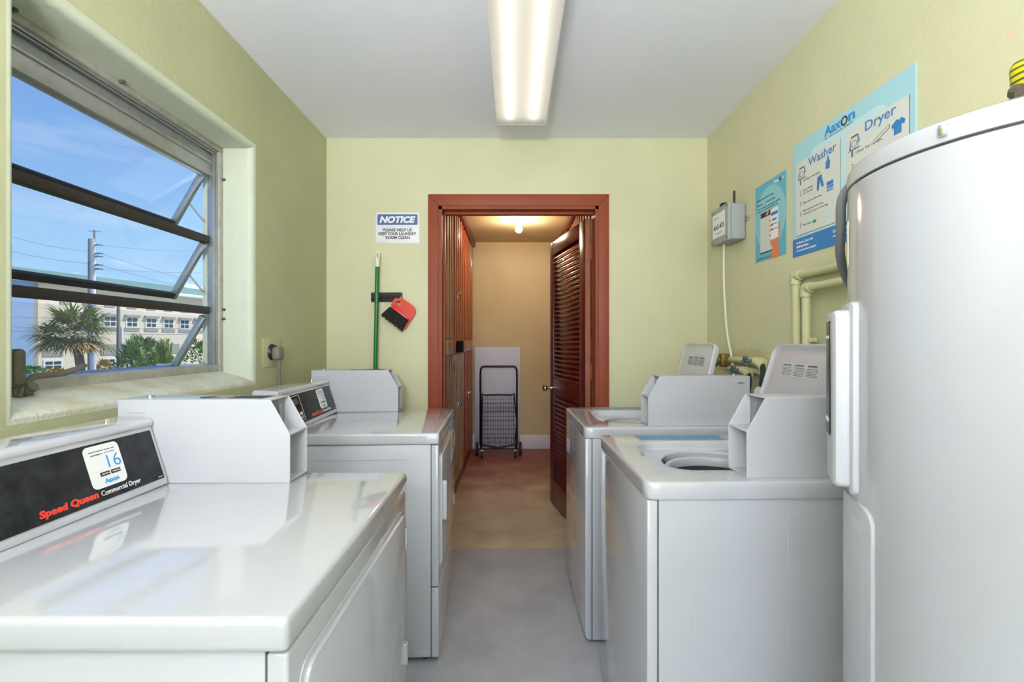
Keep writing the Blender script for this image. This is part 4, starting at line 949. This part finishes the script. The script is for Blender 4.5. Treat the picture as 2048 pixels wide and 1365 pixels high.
# ================================================================== CEILING LIGHT
LX0, LX1, LY0, LY1 = -.095, .170, 1.235, 2.453
LF = E('ceiling_light', ((LX0+LX1)/2, (LY0+LY1)/2, ZC), 0, 'long fluorescent ceiling light with a glowing white lens', 'ceiling light')
hw, hl = (LX1-LX0)/2, (LY1-LY0)/2; zl = -.080
b = B(); b.box(-hw+.03, hw-.03, -hl+.01, hl-.01, -.035, 0, .003); b.obj('housing', M['paper'], LF)
b = B(); t_ = .003
b.box(-hw, hw, -hl, hl, zl, zl+t_); b.box(-hw, hw, -hl, -hl+t_, zl, -.012); b.box(-hw, hw, hl-t_, hl, zl, -.012)
b.obj('lens', M['lens'], LF, smooth=False)
for sx in (-1, 1): B().box(sx*(hw-.0015)-.001, sx*(hw-.0015)+.001, -hl+.004, hl-.004, zl+.004, -.040).obj('added_clear_side', M['clear'], LF)  # unseen clear sides, added so the tubes light the walls
b = B()
for sx in (-1, 1): b.prism([(sx*(hw-.035), -.034), (sx*(hw-.002), -.044), (sx*(hw-.002), -.040), (sx*(hw-.035), -.028)], 'y', -hl+.006, hl-.006)
b.obj('added_baffle', M['paper'], LF)  # unseen baffles added to keep tube light off the nearby ceiling
b = B(); e_ = .0035
b.box(-hw-.001, -hw+e_, -hl, hl, zl-.001, zl+.006); b.box(hw-e_, hw+.001, -hl, hl, zl-.001, zl+.006); b.box(-hw, hw, hl-e_, hl+.001, zl-.001, zl+.006); b.box(-hw, hw, -hl-.001, -hl+e_, zl-.001, zl+.006)
b.obj('lens_edge', M['paper'], LF)
for sx in (-.062, .062):
    b = B(); b.cyl((sx, -hl+.05, -.055), (sx, hl-.06, -.055), .013, 14); b.obj('lamp_tube', M['tube'], LF)

# ================================================================== OUTSIDE
GZ = -1.15
mg = mat('lawn', srgb(120, 138, 70), .9, col2=srgb(158, 152, 96), vscale=1.2)
o = B().box(-90, -1.34, -30, 110, GZ-.3, GZ).obj('ground', mg); o['kind'] = 'structure'
o = B().box(-24.5, -14, -30, 110, GZ-.29, GZ+.02).obj('road', mat('asphalt', srgb(150, 150, 152), .85, var=.1, vscale=3)); o['kind'] = 'structure'
# building across the road
dirv = Vector((.22, .9755, 0)).normalized(); nrm = Vector((dirv.y, -dirv.x, 0)); org = Vector((-32.35, 31.5, 0))
def sat(px):
    k = (px-1028)/F                      # x = k*y
    # org + s*dir : x = k*y
    return (k*org.y-org.x)/(dirv.x-k*dirv.y)
BD = E('apartment_building', org, 0, 'long cream three-storey building with green roof across the road', 'building')
BD.matrix_local = frame(dirv, (0, 0, 1), nrm, org)
mc = mat('cream_stucco', srgb(240, 224, 204), .85, var=.05, vscale=.3)
mgry = mat('grey_stucco', srgb(170, 166, 162), .85); mshade = mat('shaded_stucco', srgb(150, 176, 214), .8)  # shade of the building's side wall put into a flat blue colour
mwin = mat('window_dark', srgb(60, 70, 80), .15); mwf = mat('window_white', srgb(240, 240, 240), .5); mroof = mat('green_roof', srgb(128, 160, 140), .6)
ZT = 5.25
b = B(); b.box(0, 75, GZ, ZT, -9, 0); b.obj('cream_wall', mc, BD)
s58, s20 = sat(58), sat(5)
b = B(); b.box(s58, 0, GZ, ZT, -9, .15); b.obj('grey_pier', mgry, BD)
b = B(); b.box(s20-8, s58, GZ, ZT, -9, .4); b.obj('shaded_wall', mshade, BD)
b = B(); b.box(s20-8.4, 75.4, ZT, ZT+.28, -9.3, .7, .05); b.obj('roof_fascia', mwf, BD)
b = B(); b.prism([(.65, ZT+.28), (-1.1, ZT+1.05), (-8, ZT+1.05), (-9, ZT+.28)], 'x', s20-8.3, 75.2); b.obj('green_roof', mroof, BD, M4=frame((1, 0, 0), (0, 0, 1), (0, 1, 0), (0, 0, 0)))
def bwin(px0, px1, z0, z1, cols=2):
    a0, a1 = sat(px0), sat(px1)
    b = B(); b.box(a0-.12, a1+.12, z0-.12, z1+.12, -.05, .05); f_ = b.obj('window', mwf, BD)
    b = B(); g = .09
    for c_ in range(2):
        for r__ in range(2):
            w_ = (a1-a0-g)/2; h_ = (z1-z0-g)/2; b.box(a0+c_*(w_+g), a0+c_*(w_+g)+w_, z0+r__*(h_+g), z0+r__*(h_+g)+h_, .04, .07)
    b.obj('window_pane', mwin, f_)
for a in ((209, 230), (254, 273), (293, 311), (328.5, 345), (361, 376), (391, 404), (415, 426), (166, 184), (120, 142)):
    bwin(a[0], a[1], 2.5, 3.15)
    a0, a1 = sat(a[0]), sat(a[1])
    B().box(a0-.2, a1+.2, 3.22, 3.42, -.02, .22).obj('shade_slab', mgry, BD)
    B().box(a0-.2, a1+.2, 2.12, 2.36, -.02, .06).obj('spandrel', mgry, BD)
    B().box(a0, a1, 3.95, 4.5, -.02, .06).obj('upper_window', mgry, BD)
for a in ((90, 121), (205, 228), (258, 276), (300, 316), (340, 355)):
    bwin(a[0], a[1], -.62, -.12); a0, a1 = sat(a[0]), sat(a[1]); B().box(a0-.15, a1+.15, .25, 1.05, -.02, .06).obj('spandrel', mgry, BD)

leafm = {k: mat('leaf_'+k, c1_, .5, col2=c2_, vscale=3) for k, c1_, c2_ in (('sabal', srgb(112, 134, 78), srgb(160, 166, 104)), ('dry', srgb(190, 158, 96), srgb(150, 130, 80)), ('areca', srgb(134, 158, 80), srgb(190, 200, 96)), ('hedge', srgb(92, 150, 54), srgb(70, 120, 40)), ('croton', srgb(210, 150, 50), srgb(150, 130, 50)), ('dark', srgb(112, 138, 82), srgb(150, 168, 104)))}
bark = mat('palm_bark', srgb(150, 130, 118), .9, var=.3, vscale=8, bump=.5, bscale=12)
def outpos(px, py, D_): return Vector(((px-1028)/F*D_, D_, CAMZ+(683-py)/F*D_))
def blade(bm_, p, d, L, w, droop, seg=3):
    d = d.normalized(); side = d.cross(Vector((0, 0, 1)));
    if side.length < .05: side = Vector((1, 0, 0))
    side.normalize(); prev = None; q = p.copy(); dd = d.copy()
    for i in range(seg+1):
        ww = w*(1-i/seg)*.9+.004
        v = (bm_.verts.new(q-side*ww), bm_.verts.new(q+side*ww))
        if prev: bm_.faces.new((prev[0], prev[1], v[1], v[0]))
        prev = v; q = q+dd*(L/seg); dd = (dd+Vector((0, 0, -droop/seg))).normalized()
def wrap(bm_, name, m_, par=None): o_ = B(); o_.bm.free(); o_.bm = bm_; return o_.obj(name, m_, par, smooth=False)
def sabal(px, py, D_, rad, label, nfr=80, seed=1):
    rnd = random.Random(seed); c_ = outpos(px, py, D_); base = Vector((c_.x+.12, c_.y, GZ))
    T_ = E('palm_tree', base, 0, label, 'palm'); c0 = c_-base
    lean = outpos(px+5, py, D_)-base
    b = B(); b.tube([(0.25, 0, 0), (.15, 0, c0.z*.4), (0.0, 0, c0.z*.75), (c0.x, 0, c0.z-.1)], .17, 12, smooth=4); b.obj('trunk', bark, T_)
    g_ = bmesh.new(); y_ = bmesh.new()
    for i in range(nfr):
        u = rnd.uniform(-.5, 1); a = rnd.uniform(0, 2*PI); rr_ = math.sqrt(max(0, 1-u*u)); d = Vector((rr_*math.cos(a), rr_*math.sin(a), u)); d.normalize()
        st_ = c0+d*rad*.12; hub = c0+d*rad*rnd.uniform(.42, .62)+Vector((0, 0, -.06*rad)); tgt = y_ if (u < -.25 and rnd.random() < .7) else g_
        blade(tgt, st_, hub-st_, (hub-st_).length, .02, .1, 2)
        side = d.cross(Vector((0, 0, 1))).normalized() if rr_ > .1 else Vector((1, 0, 0)); up_ = side.cross(d)
        for k in range(18):
            ph = R(-115+230*k/17); dv = d*math.cos(ph)+side*math.sin(ph)+up_*rnd.uniform(-.15, .15); blade(tgt, hub, dv, rad*rnd.uniform(.42, .58), .034*rad, .9, 3)
    wrap(g_, 'green_fronds', leafm['sabal'], T_); wrap(y_, 'dry_fronds', leafm['dry'], T_)
sabal(150, 668, 21, 1.75, 'large fan palm outside the window, before the cream building')
def feather(px0, px1, pyt, D_, label, n=22, seed=3, m1_='areca'):
    rnd = random.Random(seed); cx = (px0+px1)/2; base = outpos(cx, 683, D_); base.z = GZ; T_ = E('areca_palm', base, 0, label, 'palm')
    hgt = outpos(cx, pyt, D_).z-GZ; wid = (px1-px0)/F*D_/2; g_ = bmesh.new()
    for i in range(n):
        a = rnd.uniform(0, 2*PI); out = rnd.uniform(.1, 1)*wid; h_ = hgt*rnd.uniform(.55, 1)*(1-.25*(out/wid)); p0 = Vector((rnd.uniform(-.6, .6)*wid, rnd.uniform(-.4, .4)*wid, 0)); tip = p0+Vector((math.cos(a)*out, math.sin(a)*out*.6, h_))
        mid = p0.lerp(tip, .5)+Vector((0, 0, hgt*.22)); pts = [((1-t_)**2)*p0+2*t_*(1-t_)*mid+t_*t_*(tip+Vector((0, 0, -.1))) for t_ in [k/16 for k in range(17)]]
        for k in range(16):
            d = (pts[k+1]-pts[k]); blade(g_, pts[k], d, d.length*1.05, .014, 0, 1)
            if k > 3:
                s_ = d.cross(Vector((0, 0, 1))).normalized()
                for sg in (-1, 1):
                    for q in (0, .5): blade(g_, pts[k].lerp(pts[k+1], q), s_*sg+d.normalized()*.8+Vector((0, 0, rnd.uniform(-.2, .3))), .42*(1-.03*k), .028, .8, 2)
    wrap(g_, 'fronds', leafm[m1_], T_)
def bush(px0, px1, py0, D_, label, m1_, cat='shrub', n=900, seed=5, leaf=.16, name='shrub'):
    rnd = random.Random(seed); cx = (px0+px1)/2; base = outpos(cx, 683, D_); base.z = GZ
    hgt = outpos(cx, py0, D_).z-GZ; wid = (px1-px0)/F*D_/2; g_ = bmesh.new()
    for i in range(n):
        u = rnd.uniform(-1, 1); a = rnd.uniform(0, 2*PI); rr_ = math.sqrt(1-u*u); k_ = rnd.uniform(.75, 1.05)
        p_ = Vector((rr_*math.cos(a)*wid*k_, rr_*math.sin(a)*min(wid, 1.2)*k_, hgt/2+u*hgt/2*k_)); blade(g_, p_, Vector((rr_*math.cos(a), rr_*math.sin(a), u+.4))+Vector([rnd.uniform(-.6, .6) for _ in range(3)]), leaf*rnd.uniform(.7, 1.4), leaf*.35, .3, 2)
    o_ = wrap(g_, name, leafm[m1_]); o_.location = base; tag(o_, label, cat); return o_
feather(292, 352, 664, 19, 'tall feathery palm in front of the cream building, right of the thin street pole', 26, 3)
feather(318, 372, 712, 16.4, 'low yellow-green feathery palm by the white fence', 22, 9)
bush(243, 322, 678, 20, 'dense green shrub behind the thin street pole', 'dark', n=1500, leaf=.22)
bush(368, 425, 682, 23, 'dark green shrub behind the window corner, beyond the white fence', 'dark', n=900, seed=8)
bush(18, 84, 734, 29, 'bright green clipped hedge before the shaded wall', 'hedge', n=1200, seed=11, leaf=.14, cat='hedge', name='hedge')
bush(98, 128, 738, 27, 'orange croton bush left of the fan palm trunk', 'croton', n=350, seed=12)
bush(194, 222, 722, 27, 'orange croton bush between the two street poles', 'croton', n=400, seed=13)
o = B().box(outpos(312, 0, 17.8).x, outpos(440, 0, 17.8).x, 17.8, 17.88, GZ, .42).obj('white_fence', mwf); tag(o, 'low white fence beyond the palms', 'fence')
o.location = (0, 0, 0)
# poles
conc = mat('pole_concrete', srgb(232, 232, 232), .8); wdp = mat('pole_wood', srgb(150, 144, 142), .9)
def pole(px, D_, r, ytop, m_, label, arms=(), mast=None):
    base = outpos(px, 683, D_); base.z = GZ; zt = outpos(px, ytop, D_).z-GZ; T_ = E('utility_pole', base, 0, label, 'pole')
    b = B(); b.cyl((0, 0, 0), (0, 0, zt), r*1.15, 12, r*.9); b.obj('pole_shaft', m_, T_)
    for ya in arms:
        za = outpos(px, ya, D_).z-GZ; b = B(); b.cyl((0, 0, za), (.28, 0, za+.03), .045, 8); b.cyl((.25, 0, za+.03), (.5, 0, za+.0), .03, 8); b.obj('insulator', wdp, T_)
    if mast: zm = outpos(px, mast, D_).z-GZ; b = B(); b.cyl((.06, 0, zt-.2), (.06, 0, zm), .04, 8); b.cyl((-.25, 0, zm-.03), (.4, 0, zm-.05), .015, 6); b.obj('mast', wdp, T_)
pole(186.5, 24, .105, 478, conc, 'tall pale concrete utility pole with insulators, behind the fan palm', (491, 508, 514, 531, 539), 461)
pole(179.5, 24.3, .085, 478, wdp, 'tall darker utility pole standing against the pale concrete one')
pole(237, 22, .075, 606, wdp, 'shorter brown utility pole at the green shrub')
pole(243, 22.2, .065, 655, conc, 'short pale post against the shorter brown utility pole')
# overhead wires
def wire(p0, p1, sag, label):
    a, c_ = outpos(*p0), outpos(*p1); pts = [a.lerp(c_, k/10)+Vector((0, 0, -sag*4*(k/10)*(1-k/10))) for k in range(11)]
    b = B(); b.tube([p_-a for p_ in pts], .009, 5); o_ = b.obj('overhead_wire', wdp); o_.location = a; tag(o_, label, 'wire', 'overhead wires across the road')
wire((2, 468, 20), (178, 503, 24), .12, 'upper wire running left from the tall utility poles')
wire((2, 498, 20), (178, 527, 24), .1, 'lower wire running left from the tall utility poles')
wire((198, 490, 24), (440, 500, 34), .2, 'topmost wire running right from the concrete utility pole')
wire((198, 507, 24), (440, 575, 34), .1, 'wire sloping steeply right from the second insulator')
wire((198, 530, 24), (440, 590, 34), .1, 'wire sloping steeply right from the fourth insulator')
wire((198, 538, 24), (440, 545, 34), .1, 'nearly level wire running right from the lowest insulator')
wire((2, 633, 23.6), (440, 640, 25.2), .1, 'upper of the low wires crossing in front of the building')
wire((2, 654, 23.6), (440, 655, 25.2), .1, 'middle of the low wires crossing in front of the building')
wire((2, 661.5, 23.6), (440, 668, 25.2), .1, 'lowest wire crossing in front of the building')
